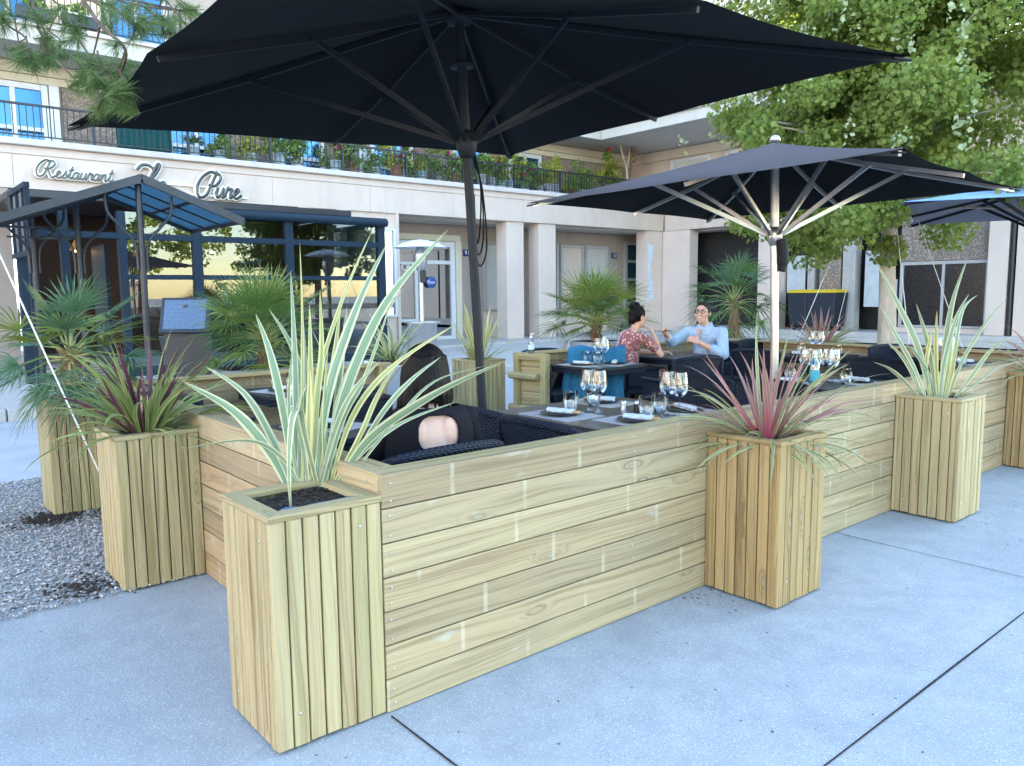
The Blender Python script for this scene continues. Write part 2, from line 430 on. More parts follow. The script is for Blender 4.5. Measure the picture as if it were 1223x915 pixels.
M['cord_pink'] = leafmat('pink cordyline leaf', (.20,.17,.11), (.50,.24,.25), 1.0, .5, .25, .45, (.4,.2,.15), .35, (.46,.08,.16))
M['cord_green'] = leafmat('green cream cordyline leaf', (.17,.23,.09), (.55,.50,.28), .6, .7)
M['cord_purple'] = leafmat('purple cordyline leaf', (.09,.03,.05), (.20,.08,.10), .5, .8, .15)
M['flax_green'] = leafmat('green flax leaf', (.15,.24,.07), (.42,.42,.17), .5, .72)
M['palm'] = leafmat('fan palm leaflet', (.10,.19,.05), (.14,.24,.07), .2, .9, .25, .5, (.20,.17,.07), .4)
M['palm_y'] = leafmat('yellow green palm leaflet', (.22,.29,.06), (.28,.34,.09), .2, .9, .25, .5, (.34,.26,.10), .5)
M['palm_b'] = leafmat('blue green palm leaflet', (.085,.17,.085), (.115,.21,.10), .2, .9, .2, .5, (.10,.12,.06), .4)
M['dry'] = leafmat('dry palm frond', (.30,.19,.10), (.35,.24,.13), .3, .9)
M['balc'] = leafmat('balcony foliage', (.17,.26,.055), (.2,.3,.06), .3, .9, .25, .5, (.2,.2,.06), .6)
M['balc_y'] = leafmat('yellow green balcony foliage', (.34,.36,.05), (.38,.4,.07), .3, .9, .25, .5, (.3,.3,.06), .5)
M['petal_red'] = plain('red petals', (.55,.03,.05), .6, 0, .3, .2)
M['petal_magenta'] = plain('magenta petals', (.35,.02,.14), .6, 0, .3, .2)
def treeleaf(name, c, c2, trans=.35):
    k = N(name, .5, 0, .4); r = k.attr(); n_ = k.noise(k.pos(), .9, 2)
    col = k.mix(k.math('FRACT', k.math('MULTIPLY', r, 31.7)), c, c2)
    col = k.mix(k.math('MULTIPLY', k.mr(n_, .4, .65), .35), col, tuple(x*.6 for x in c))
    k.set('Base Color', col); k.translucent(k.mix(.5, col, (.30,.36,.05)), trans); return k.m
M['leaf'] = treeleaf('broad leaf', (.17,.25,.05), (.30,.36,.09), .55)
M['leaf_pale'] = treeleaf('pale young leaf', (.32,.41,.22), (.44,.50,.32), .4)
M['needle'] = leafmat('pine needle', (.12,.20,.06), (.16,.25,.08), .2, .9, .3, .5, (.16,.17,.07), .5)
def bark(name, a, b, sc=8):
    k = N(name, .9, 0, .2); p = k.obj(); x, y, z = k.sep(p)
    n_ = k.noise(k.xyz(k.math('MULTIPLY', x, sc*2), k.math('MULTIPLY', y, sc*2), k.math('MULTIPLY', z, sc*.6)), 1, 4, .65)
    k.set('Base Color', k.ramp(n_, [(.3, a), (.7, b)])); k.bump(n_, .5, .01); return k.m
M['bark'] = bark('pale smooth bark', (.36,.29,.22), (.55,.47,.38))
M['bark_dark'] = bark('rough pine bark', (.06,.042,.033), (.15,.105,.08))
M['fibre'] = bark('fibrous palm trunk', (.12,.075,.045), (.28,.19,.11), 20)
M['skin'] = plain('skin', (.60,.36,.27), .5, 0, .35, .05, 5)
M['skin_pale'] = plain('pale skin', (.56,.36,.29), .5, 0, .35, .05, 5)
def hairmat(name, a, b):
    k = N(name, .55, 0, .15); p = k.obj(); x, y, z = k.sep(p)
    n_ = k.noise(k.xyz(k.math('MULTIPLY', x, 130), k.math('MULTIPLY', y, 130), k.math('MULTIPLY', z, 7)), 1, 3, .6)
    k.set('Base Color', k.ramp(n_, [(.3, a), (.7, b)])); k.bump(n_, .7, .006); return k.m
M['hair'] = hairmat('dark brown hair', (.001,.001,.001), (.008,.005,.0045))
M['hair_m'] = hairmat('short dark hair', (.012,.010,.009), (.05,.045,.04))
M['black_cloth'] = fabric('black knit', (.006,.006,.010))
def folds(name, c, amt=.6):
    k = N(name, .85, 0, .15); p = k.obj(); x, y, z = k.sep(p)
    a = k.noise(k.xyz(k.math('MULTIPLY', x, 16), k.math('MULTIPLY', y, 16), k.math('MULTIPLY', z, 9)), 1, 3, .55, 1.2); f = k.noise(p, 500, 1)
    k.set('Base Color', k.ramp(a, [(.3, tuple(q*.86 for q in c)), (.7, c)])); k.bump(a, amt, .03); return k.m
M['shirt'] = folds('light blue shirt', (.40,.54,.74))
M['denim'] = fabric('dark trousers', (.012,.014,.025))
M['teal_cloth'] = folds('teal blue jacket cloth', (.03,.17,.32))
M['lilac'] = fabric('lilac strap', (.55,.32,.48))
def floral():
    k = N('floral print dress', .8, 0, .2); p = k.obj(); d = k.vor(p, 34); c = k.sep(k.vor(p, 34, 'F1', 'Color'))
    base = (.24,.10,.11)
    col = k.ramp(c[0], [(0, (.50,.10,.12)), (.3, (.70,.50,.36)), (.55, (.42,.12,.16)), (.75, (.68,.42,.42)), (1, (.22,.24,.30))])
    k.set('Base Color', k.mix(k.mr(d, .38, .5), col, base)); return k.m
M['floral'] = floral()
M['sign_face'] = plain('polished dark lettering', (.09,.085,.085), .15, .8, .6, .1)
M['sign_back'] = plain('white sign backing', (.80,.76,.68), .5, 0, .4, .04)
M['plate_blue'] = plain('blue enamel plate', (.01,.015,.10), .35)
M['label_teal'] = plain('teal bottle label', (.04,.32,.42), .4)
M['yellow'] = plain('yellow bin lid', (.62,.42,.02), .5)
M['bin'] = plain('dark blue bin body', (.012,.018,.03), .5)
M['amber'] = plain('amber lamp shade', (.5,.22,.04), .4)
def emis(name, c, s):
    k = N(name); k.set('Emission Color', c); k.set('Emission Strength', s); k.set('Base Color', c); return k.m
M['lamp'] = emis('glowing bulb', (1.0,.55,.2), 6)
M['grav'] = None
def gravel():
    k = N('grey gravel stones', .85, 0, .25); r = k.attr(); n_ = k.noise(k.pos(), 90, 3)
    c = k.ramp(k.math('FRACT', k.math('MULTIPLY', r, 77.7)), [(0, (.20,.195,.20)), (.35, (.34,.335,.34)), (.7, (.45,.43,.41)), (.9, (.36,.31,.27)), (1, (.66,.65,.64))])
    c = k.mix(k.math('MULTIPLY', k.mr(n_, .4, .7), .3), c, (.2,.2,.2)); k.set('Base Color', c); return k.m
M['grav'] = gravel()
M['gravbed'] = plain('gravel bed', (.30,.29,.285), .95, 0, .2, .4, 30, .5)
# ------------------------------------------------------------------ ground
b = MB(); b.add([(-400,-400,0),(400,-400,0),(400,400,0),(-400,400,0)], [(0,1,2,3)]); structure(b.build('ground', M['concrete']))
b = MB(); b.box(-60, 30, 4.95, 8.49, -.05, .004); structure(b.build('road', M['road']))
b = MB(); b.box(-120, 120, -86, -13, -.05, .005); structure(b.build('road', M['asphalt']))  # unseen dark road added to tone down bright ground mirrored in the panes
b = MB()
for (x0,x1,y0,y1) in ((-.007,.006,-9,-.02),(3.094,3.103,-9,-.002),(-12,14,-1.147,-1.134),(-3.2,-3.19,-9,1.9),(6.2,6.21,-9,-.4)):
    n = 60; pts = []
    for i in range(n+1):
        t = i/n; w = .5+.45*mnoise.noise((x0*3+t*22, y0*2+t*13, 1))
        if x1-x0 > y1-y0: c = (y0+y1)/2; h = (y1-y0)/2*w; pts.append(((x0+(x1-x0)*t, c-h, .004), (x0+(x1-x0)*t, c+h, .004)))
        else: c = (x0+x1)/2; h = (x1-x0)/2*w; pts.append(((c+h, y0+(y1-y0)*t, .004), (c-h, y0+(y1-y0)*t, .004)))
    vs = [p for q in pts for p in q]
    b.add(vs, [(2*i, 2*i+2, 2*i+3, 2*i+1) for i in range(n)])
structure(b.build('pavement_joint', M['joint']))
# raised pavement in front of the building, with kerb stones
b = MB(); b.box(-60, 18.15, 8.66, 13.2, -.05, .146); b.box(18.15, 40, -40, 15.4, -.05, .12); structure(b.build('raised_pavement', M['plat']))
b = MB(); x = -20.0
while x < 18.1:
    b.R = rng.random(); b.box(x, x+.985, 8.5, 8.658, -.05, .15); x += 1.0
structure(b.build('kerb', M['kerb'], bevel=.012))
b = MB(); b.box(.6, 20.4, 13.2, 15.4, -.05, .20); b.box(18.4, 20.4, -1.5, 13.2, -.05, .37); b.box(18.15, 18.398, -1.5, 13.19, -.05, .24)
structure(b.build('gallery_step', M['plat'], bevel=.01))
# gravel strip
b = MB(); b.add([(-9,1.95,.006),(-.005,1.95,.006),(-.005,4.94,.006),(-9,4.94,.006)], [(0,1,2,3)]); structure(b.build('gravel_bed', M['gravbed']))
b = MB(); r2 = random.Random(3)
OCT = [(1,0,0),(-1,0,0),(0,1,0),(0,-1,0),(0,0,1),(0,0,-1)]
OF = [(0,2,4),(2,1,4),(1,3,4),(3,0,4),(2,0,5),(1,2,5),(3,1,5),(0,3,5)]
for i in range(19000):
    x = -r2.random()**1.3*2.3-.012; y = 1.93+r2.random()*3.0
    if r2.random() < .04: y = 1.93-r2.random()*.12
    s = r2.uniform(.005,.0105)*(1.3 if r2.random() < .1 else 1); a = r2.random()*6.28; c, sn = math.cos(a), math.sin(a)
    sx, sy, sz = s*r2.uniform(.8,1.5), s*r2.uniform(.7,1.1), s*r2.uniform(.5,.9); z = .004+sz*.6+r2.random()*.008
    b.R = r2.random(); vs = []
    for (px,py,pz) in OCT:
        k = r2.uniform(.75,1.25); X, Y = px*sx*k, py*sy*k
        vs.append((x+X*c-Y*sn, y+X*sn+Y*c, z+pz*sz*k+.2*(X*px)))
    b.add(vs, OF)
g = b.build('gravel', M['grav']); tag(g, 'loose grey gravel strip beside the timber planters', 'gravel', kind='stuff')
b = MB()
for i in range(1100):
    q = r2.random()
    cx, cy = ((-.42,3.5) if q < .6 else ((-.03,3.42) if q < .75 else (-.52,2.02)))
    x = min(-.01, cx+r2.gauss(0,.10)); y = cy+r2.gauss(0,.09); s = r2.uniform(.004,.011); b.R = r2.random()
    b.add([(x+px*s*r2.uniform(.7,1.4), y+py*s*r2.uniform(.7,1.3), .021+pz*s*.6) for px,py,pz in OCT], OF)
g = b.build('spilled_soil', M['soil']); tag(g, 'dark potting soil spilled on the gravel around the tall planters', 'soil', kind='stuff')
b = MB()
for i in range(300):
    q = r2.random()
    if q < .45: x, y = r2.uniform(1.6,2.4), -.02-abs(r2.gauss(0,.09))
    elif q < .7: x, y = r2.uniform(3.6,4.9), -.45-abs(r2.gauss(0,.35))
    else: x, y = r2.uniform(-.6,5), r2.uniform(-1.9,-.05)
    s = r2.uniform(.0015,.0042); b.R = r2.random()
    b.add([(x+px*s*r2.uniform(.6,2.2), y+py*s*r2.uniform(.6,2), .003+pz*s*.35) for px,py,pz in OCT], OF)
g = b.build('scattered_dirt', M['soil']); tag(g, 'dark crumbs of dirt scattered over the pale concrete', 'dirt', kind='stuff')

# ------------------------------------------------------------------ main building
B = thing('apartment_building', 'pale stone apartment building with planted balcony above a columned gallery', 'building', (9, 15, 0))
def bp(mb, name, mat, bevel=0, parent=None):
    return mb.build(name, mat, parent or B, world=(parent is None), bevel=bevel)
def part_world(mb, name, mat, parent, root, bevel=0):
    """a sub-part given in world coordinates: parent is a mesh at its root's origin"""
    inv = MWS[root.name].inverted(); mb.v = [tuple(inv @ Vector(p)) for p in mb.v]
    return mb.build(name, mat, parent, bevel=bevel)
b = MB()
x = -6.0
while x < 18.65:                                     # facing blocks with fine joints
    w = min(2.35, 18.69-x); b.box(x, x+w-.006, 14.0, 14.5, 3.35, 3.925); x += w
b.box(-6, 18.69, 14.012, 14.5, 3.925, 3.94); b.box(-6, 18.69, 13.985, 14.5, 3.94, 4.08)
y = -1.5
while y < 13.95:
    w = min(2.35, 13.98-y); b.box(18.7, 19.2, y, y+w-.006, 3.35, 3.925); y += w
b.box(18.712, 19.2, -1.5, 14.5, 3.925, 3.94); b.box(18.685, 19.2, -1.5, 13.98, 3.94, 4.08)
bp(b, 'fascia', M['stone'])
b = MB(); b.box(-6, 18.6, 13.90, 15.4, 4.083, 4.20); b.box(18.6, 20.3, -1.6, 15.4, 4.083, 4.20); bp(b, 'balcony_slab', M['cap'], .015)
b = MB(); b.box(8.8, 20.4, 14.503, 15.38, 3.30, 3.36); b.box(19.203, 20.4, -1.5, 14.5, 3.30, 3.36); bp(b, 'gallery_ceiling', M['soffit'])
b = MB(); b.box(-6, .95, 14.02, 15.4, 0, 3.345); b.box(8.8, 20.6, 15.4, 15.7, .2, 4.0); b.box(-6, 20.3, 15.4, 15.8, 4.2, 12.5)
b.box(-6, 19, 15.8, 26, 4.2, 12.5)
bp(b, 'wall', M['back'])
b = MB(); b.box(19.21, 28, -1.5, 15.39, 6.2, 6.3); b.box(18.7, 19.2, -1.5, 15.39, 4.203, 6.3); b.box(20.4, 28, -1.5, 26, 0, 6.2); b.box(18.71, 28, 8.2, 15.39, 6.3, 12.5); bp(b, 'wing_wall', M['stone'])  # unseen heights stepped to keep the terrace shaded and let sun reach the tree
b = MB(); b.box(18.5, 28.6, -1.8, 8.19, 6.3, 6.5); b.box(18.5, 28.6, 8.0, 15.39, 12.5, 12.8); b.box(-6.5, 20.4, 15.0, 26.5, 12.5, 12.8); bp(b, 'roof', M['cap'])
# columns
for (x0,x1) in ((12.24,12.84),(13.40,14.03)):
    b = MB(); b.box(x0, x1, 14.05, 14.5, .2, 3.347); bp(b, 'column', M['stone_w'], .01)
b = MB(); b.box(17.95, 18.69, 14.05, 14.5, .2, 3.347); b.box(18.72, 19.15, 13.0, 14.5, .2, 3.347); bp(b, 'corner_pier', M['stone_w'], .01)
b = MB(); r3 = random.Random(5); P = []
for i in range(22):
    t = i/21; P.append((18.02+.02*r3.random(), 1.3+1.6*t)); 
poly = [(18.0,1.15)]+[(18.20+.07*math.sin(t*.31+.6)+.03*math.sin(t*1.1)+.025*r3.random(), 1.2+t*.07) for t in range(25)]+[(18.0,2.95)]
b.add([(x,14.046,z) for x,z in poly]+[(x,14.05,z) for x,z in poly], [tuple(range(len(poly)))]+[(i,(i+1)%len(poly),(i+1)%len(poly)+len(poly),i+len(poly)) for i in range(len(poly))])
bp(b, 'fresh_paint_patch', M['paint_blue'] if 'paint_blue' in M else plain('pale blue paint patch', (.58,.63,.70), .6))
for (y0,y1) in ((9.92,10.59),(4.2,4.62)):
    b = MB(); b.box(18.72, 19.15, y0, y1, .37, 3.347); bp(b, 'column', M['stone_w'], .01)
b = MB(); b.box(18.76, 19.1, -1.5, 4.05, .37, 3.347); bp(b, 'wing_ground_wall', M['stone_w'])
b = MB(); b.tube([(18.74,4.12,.37),(18.74,4.12,3.3)], .045); bp(b, 'drainpipe', M['rail_metal'])
# lintel bands, soffits and second floor slab
b = MB(); b.box(-6, 18.6, 15.33, 15.4, 5.48, 5.62); b.box(-6, 18.6, 15.30, 15.4, 5.63, 5.83); b.box(18.62, 18.7, -1.5, 15.3, 5.55, 5.83); bp(b, 'lintel_band', M['band'])
b = MB(); b.box(-6, 15.78, 14.0, 15.39, 5.85, 6.13); b.box(15.8, 18.69, -1.5, 15.39, 5.85, 6.13); bp(b, 'upper_slab', M['soffit'])
b = MB(); b.box(-6, 15.76, 13.93, 14.2, 6.133, 6.20); b.box(15.72, 16.0, -1.5, 13.93, 6.133, 6.20); bp(b, 'upper_coping', M['cap'])
# gallery fittings
def opening(name, x0, x1, z0, z1, fm, pm, cols=1, bars=(), y=15.4, fw=.09, label=None):
    f = MB(); d = .10
    f.box(x0, x0+fw, y-d, y-.002, z0, z1); f.box(x1-fw, x1, y-d, y-.002, z0, z1); f.box(x0+fw, x1-fw, y-d, y-.002, z1-fw, z1); f.box(x0+fw, x1-fw, y-d, y-.002, z0, z0+fw*.7)
    for i in range(1, cols):
        c = x0+(x1-x0)*i/cols; f.box(c-fw*.4, c+fw*.4, y-d+.01, y-.002, z0+fw*.7, z1-fw)
    for zb in bars: f.box(x0+fw, x1-fw, y-d+.012, y-.002, zb-fw*.35, zb+fw*.35)
    fr = f.build(name, fm, B, world=True, bevel=.006)
    p = MB(); p.box(x0+fw*.5, x1-fw*.5, y-.05, y-.03, z0+.03, z1-.03); part_world(p, 'pane', pm, fr, B)
    return fr
def opening_x(name, y0, y1, z0, z1, fm, pm, cols=1, bars=(), x=19.2, fw=.09):
    f = MB(); d = .10
    f.box(x-d, x-.002, y0, y0+fw, z0, z1); f.box(x-d, x-.002, y1-fw, y1, z0, z1); f.box(x-d, x-.002, y0+fw, y1-fw, z1-fw, z1); f.box(x-d, x-.002, y0+fw, y1-fw, z0, z0+fw*.7)
    for i in range(1, cols):
        c = y0+(y1-y0)*i/cols; f.box(x-d+.01, x-.002, c-fw*.4, c+fw*.4, z0+fw*.7, z1-fw)
    for zb in bars: f.box(x-d+.012, x-.002, y0+fw, y1-fw, zb-fw*.35, zb+fw*.35)
    fr = f.build(name, fm, B, world=True, bevel=.006)
    p = MB(); p.box(x-.05, x-.03, y0+fw*.5, y1-fw*.5, z0+.03, z1-.03); part_world(p, 'pane', pm, fr, B)
    return fr
b = MB(); b.box(8.82, 11.66, 15.34, 15.398, 2.86, 3.02); b.box(11.46, 11.66, 15.3, 15.398, .2, 2.855); bp(b, 'door_surround', M['band'])
opening('shop_window', 8.92, 10.22, .2, 2.84, M['white_frame'], M['glass_win'], 1, (2.25,.75))
fd = opening('glass_door', 10.24, 11.44, .2, 2.84, M['white_frame'], M['glass_win'], 1, (2.28,), fw=.14)
b = MB(); b.lathe([(0,-.004),(.17,-.004),(.17,.004),(0,.004)], 6)
b.v = [(10.62+p[0], 15.27+p[2], 1.75+p[1]) for p in b.v]; st_ = part_world(b, 'sticker', plain('blue sticker', (.06,.13,.40), .4), fd, B)
shut = opening('shuttered_window', 12.45, 13.42, .95, 2.9, M['grey_frame'], M['shutter'], 1)
for x0, x1, m in ((14.45,15.35,'shutter'),(15.42,16.45,'stone'),(16.5,17.55,'shutter')):
    opening('shuttered_window', x0, x1, .95, 2.9, M['grey_frame'], M[m], 1)
b = MB(); b.box(12.45, 13.42, 15.36, 15.398, .2, .94); b.box(14.45, 17.55, 15.36, 15.398, .2, .94); bp(b, 'parapet_panel', M['stone'])
opening('entrance_door', 18.35, 20.35, .2, 3.1, M['grey_frame'], plain('dark teal glass', (.02,.055,.065), .12), 1, (.75,1.3,1.85,2.45), fw=.12)
def flat_text(name, txt, size, mat, parent, root, mw, extrude=.002, align='CENTER'):
    cu = bpy.data.curves.new(name, 'FONT'); cu.body = txt; cu.size = size; cu.align_x = align; cu.align_y = 'CENTER'; cu.extrude = extrude
    cu.materials.append(mat); q = bpy.data.objects.new(name, cu); COL.objects.link(q); bpy.context.view_layer.update()
    me = bpy.data.meshes.new_from_object(q.evaluated_get(bpy.context.evaluated_depsgraph_get())); bpy.data.objects.remove(q)
    t = bpy.data.objects.new(name, me); COL.objects.link(t); t.parent = parent; t.matrix_local = MWS[root.name].inverted() @ mw; return t
def numplate(x, z, txt):
    b = MB(); b.box(x-.12, x+.12, 15.37, 15.397, z-.09, z+.09); p = b.build('number_plate', M['plate_blue'], B, world=True, bevel=.004)
    flat_text('lettering', txt, .17, M['white'], p, B, Matrix.Translation((x, 15.366, z)) @ Matrix.Rotation(PI/2, 4, 'X'))
    return p
numplate(11.9, 2.56, '91'); numplate(17.9, 2.62, '10')
flat_text('lettering', 'Pour', .13, M['white'], st_, B, Matrix.Translation((10.62,15.262,1.75)) @ Matrix.Rotation(PI/2,4,'X'))
flat_text('lettering', 'GROUPE', .27, M['white'], fd, B, Matrix.Translation((9.86,15.30,2.13)) @ Matrix.Rotation(PI/2,4,'X'))
# facade behind the veranda's right bay
b = MB(); b.box(6.32, 6.6, 14.0, 14.4, .2, 3.347); b.box(7.22, 7.5, 14.0, 14.4, .2, 3.347); b.box(7.5, 8.0, 14.05, 14.4, .2, 3.347); b.box(8.78, 8.86, 14.0, 15.38, .2, 3.347); bp(b, 'pilaster', M['stone'])
opening('tall_window', 6.6, 7.22, .9, 3.0, M['frame_blue'], M['glass_sky'] if 'glass_sky' in M else M['glass_win'], 1, (1.75,), y=14.1, fw=.05)
opening('tall_window', 8.0, 8.78, .9, 3.0, M['white_frame'], M['glass_win'], 1, (), y=14.1, fw=.07)
b = MB(); b.box(6.6, 8.8, 14.06, 14.4, .2, .89); bp(b, 'window_parapet', M['stone'])
b = MB(); b.box(6.6, 8.8, 14.06, 14.4, 3.01, 3.347); bp(b, 'window_lintel', M['stone'])
# first floor windows and panels
def pane_blue():
    k = N('blue reflecting pane', .06, .9, .5); n_ = k.noise(k.pos(), .7, 3); k.set('Base Color', k.ramp(n_, [(.35, (.04,.11,.22)), (.65, (.07,.18,.32))])); return k.m
M['pane_blue'] = pane_blue()
for i, x0 in enumerate((-2.6, .74, 4.05, 6.4, 8.9, 11.4, 13.4)):
    w = 1.17 if i == 1 else 1.25
    opening('window', x0, x0+w, 4.22, 5.46, M['white_frame'], M['pane_blue'], 2, (4.62,), fw=.11)
for x0, x1 in ((2.16,3.9),(5.4,6.3),(7.75,8.8),(10.25,11.3),(12.75,13.3),(14.75,16.5)):
    b = MB(); b.box(x0, x1, 15.36, 15.398, 4.22, 5.47); bp(b, 'pebble_dash_panel', M['pebble'])
b = MB(); b.box(1.93, 2.1, 15.3, 15.398, 4.22, 5.47); bp(b, 'window_jamb', M['white_frame'])
for i, (x0,w) in enumerate(((-1,1.3),(.75,1.2),(3.0,1.2),(5.2,1.2))):
    opening('window', x0, x0+w, 6.2, 7.6, M['white_frame'], M['pane_blue'], 2, (), fw=.1)
b = MB(); b.box(2.0, 2.95, 15.34, 15.398, 6.2, 7.6); bp(b, 'pebble_dash_panel', plain('warm rendered panel', (.62,.45,.33), .9))
for y0 in (12.2, 10.2, 8.2, 6.2):
    opening_x('window', y0, y0+1.5, 4.55, 5.5, M['white_frame'], M['shutter'] if y0 != 10.2 else M['pebble'], 1, (), x=18.7, fw=.1)
# wing ground floor
b = MB(); b.box(19.9, 20.4, -1.5, 15.39, .37, 3.3); bp(b, 'recess_wall', M['dark'])
b = MB(); b.box(19.0, 19.3, 8.25, 8.85, 1.45, 3.29); bp(b, 'pebble_dash_panel', M['pebble'])
b = MB(); b.box(19.0, 19.3, 7.85, 8.2, .37, 3.29); bp(b, 'pilaster', M['grey_frame'])
b = MB(); b.box(19.0, 19.3, 9.0, 9.2, .37, 3.29); bp(b, 'pilaster', M['grey_frame'])
fp_ = plain('frosted panel', (.42,.45,.47), .4)
for q in ((7.02,7.62,1.0,2.45),(9.3,9.85,1.4,2.4),(6.78,6.95,1.0,1.7)):
    b = MB(); b.box(19.05, 19.1, *q); bp(b, 'pale_panel', fp_)
opening_x('dark_window', 4.66, 6.7, .5, 2.12, M['grey_frame'], plain('black window film', (.008,.008,.01), .25), 2, (), x=19.1, fw=.08)
b = MB(); b.box(19.0, 19.1, 4.7, 6.7, 2.13, 3.29); bp(b, 'pebble_dash_panel', M['pebble'])
b = MB(); b.box(19.0, 19.1, 4.63, 6.75, .37, .49); bp(b, 'window_parapet', M['stone'])
# railings
def railing(x0, x1, y, z0, z1, step=.105, name='balcony_railing', alongx=True, mat=None):
    b = MB(); n = int(abs(x1-x0)/step)
    def pt(t, z): return (x0+(x1-x0)*t, y, z) if alongx else (y, x0+(x1-x0)*t, z)
    b.bar(pt(0,z1), pt(1,z1), .05, .035); b.bar(pt(0,z0+.07), pt(1,z0+.07), .03, .02)
    for i in range(n+1):
        big = i % 16 == 0
        b.bar(pt(i/n, z0 if big else z0+.07), pt(i/n, z1), .045 if big else .014)
    return bp(b, name, mat or M['rail_metal'])
railing(-1.0, 18.5, 14.02, 4.20, 4.80)
railing(-1.0, 15.7, 14.05, 6.20, 6.95)
railing(13.9, -1.4, 15.85, 6.20, 6.85, alongx=False)
# ------------------------------------------------------------------ sign in script lettering
def cat_rom(P, k=8):
    P = [Vector(p) for p in P]; out = []
    for i in range(len(P)-1):
        a = P[max(i-1,0)]; b_ = P[i]; c = P[i+1]; d = P[min(i+2,len(P)-1)]
        for j in range(k):
            t = j/k; out.append(.5*((2*b_)+(c-a)*t+(2*a-5*b_+4*c-d)*t*t+(3*b_-a-3*c+d)*t**3))
    out.append(P[-1]); return out
GL = {
 'e': (.85, [[(0,.15),(.35,.42),(.62,.78),(.45,1),(.2,.72),(.17,.28),(.42,0),(.7,.1),(.95,.38)]]),
 's': (.75, [[(0,.1),(.3,.6),(.48,1.08),(.5,.75),(.62,.3),(.4,0),(.1,.12)],[(.5,.04),(.85,.38)]]),
 't': (.65, [[(0,.2),(.3,.9),(.45,1.75),(.3,.8),(.28,.2),(.45,0),(.75,.32)],[(.02,1.2),(.7,1.27)]]),
 'a': (1.0, [[(.72,.82),(.45,1),(.12,.62),(.12,.15),(.35,0),(.62,.35),(.76,.98),(.68,.3),(.8,0),(1.08,.32)]]),
 'u': (1.0, [[(0,.3),(.18,.98),(.1,.35),(.28,0),(.58,.3),(.76,.98),(.68,.3),(.8,0),(1.08,.32)]]),
 'r': (.75, [[(0,.25),(.2,1.1),(.3,.86),(.62,.95),(.52,.45),(.58,.03),(.85,.3)]]),
 'n': (1.0, [[(-.02,.3),(.16,1.0),(.12,0)],[(.12,.1),(.4,.92),(.68,.92),(.64,.25),(.78,0),(1.08,.32)]]),
 'R': (2.5, [[(1.55,2.35),(.95,2.45),(.3,1.85),(.0,.9),(.35,.1),(.95,.25),(1.3,1.2),(1.62,2.35)],[(1.2,2.25),(1.9,2.4),(2.2,1.9),(1.8,1.35),(1.35,1.2),(.95,1.25)],[(1.4,1.2),(1.8,.45),(2.1,0),(2.55,.3)]]),
 'P': (1.9, [[(1.6,2.4),(1.0,2.5),(.3,1.9),(-.05,.9),(.3,-.05),(.95,.1),(1.3,1.1),(1.68,2.6)],[(1.5,2.3),(2.0,2.3),(2.15,1.8),(1.8,1.2),(1.4,1.1),(1.05,1.25)]]),
 'L': (2.0, [[(-.1,1.9),(.25,2.4),(.85,2.45),(1.35,2.15)],[(.6,.5),(1.2,1.0),(1.75,2.0),(1.85,2.6),(1.6,2.5),(1.25,1.4),(1.05,.5),(1.2,0),(1.6,.05),(2.0,.3)]]),
}
def sign_word(word, x, z, h, face, back, r1, r2):
    for ch in word:
        adv, strokes = GL[ch]
        for stc in strokes:
            P = cat_rom([(x+(px+py*.22)*h, 0, z+py*h) for px,py in stc], 6)
            for mb, rr, yy, fl in ((back, r2, 13.935, .5), (face, r1, 13.905, .35)):
                mb.xf = Matrix.Translation((0,yy,0)) @ Matrix.Diagonal((1,fl,1,1)); mb.tube(P, rr, 8); mb.xf = None
        x += adv*h
    return x
SG = thing('restaurant_sign', 'script sign lettering of a restaurant on the pale stone fascia', 'sign', (3.4, 13.95, 3.5))
f1, k1 = MB(), MB(); sign_word('Restaurant', 1.36, 3.565, .122, f1, k1, .014, .041)
k1.build('outline_lettering', M['sign_back'], SG, world=True); f1.build('lettering', M['sign_face'], SG, world=True)
f1, k1 = MB(), MB(); x = sign_word('Le', 2.98, 3.44, .20, f1, k1, .029, .062)
k1.build('outline_lettering', M['sign_back'], SG, world=True); f1.build('lettering', M['sign_face'], SG, world=True)
f1, k1 = MB(), MB(); sign_word('Pure', 4.12, 3.42, .195, f1, k1, .029, .062)
k1.build('outline_lettering', M['sign_back'], SG, world=True); f1.build('lettering', M['sign_face'], SG, world=True)
b = MB(); b.box(3.0, 5.2, 13.955, 13.995, 3.43, 3.47); b.box(3.2, 5.0, 13.955, 13.995, 3.60, 3.63); b.build('mounting_rail', M['sign_back'], SG, world=True)

# ------------------------------------------------------------------ glazed veranda of the restaurant
VR = thing('glass_veranda', 'dark blue framed glass veranda in front of the restaurant', 'veranda', (3.8, 12.5, .15))
VX = [.7, 1.28, 2.10, 3.27, 4.92, 6.85]; Y0 = 11.5
for x in VX:
    b = MB(); w = .075 if x in (3.27,4.92,6.85) else .06
    b.box(x-w, x+w, Y0-.07, Y0+.07, .15, 2.80); 
    b.build('post', M['frame_blue'], VR, world=True, bevel=.008)
b = MB(); b.box(.7, 6.85, Y0-.06, Y0+.06, 2.36, 2.46); b.build('header_rail', M['frame_blue'], VR, world=True, bevel=.006)
b = MB(); b.box(2.10, 6.85, Y0-.04, Y0+.04, 1.72, 1.80); b.build('middle_rail', M['frame_blue'], VR, world=True, bevel=.006)
b = MB(); b.box(2.10, 6.85, Y0-.04, Y0+.04, .15, .30); b.build('sill_rail', M['frame_blue'], VR, world=True, bevel=.006)
for x0, x1 in zip(VX[2:], VX[3:]):
    b = MB(); b.box(x0+.06, x1-.06, Y0-.006, Y0+.006, .3, 1.72); b.box(x0+.06, x1-.06, Y0-.006, Y0+.006, 1.80, 2.36); b.box(x0+.06, x1-.06, Y0-.006, Y0+.006, 2.46, 2.80)
    b.build('pane', M['glass_pane'], VR, world=True)
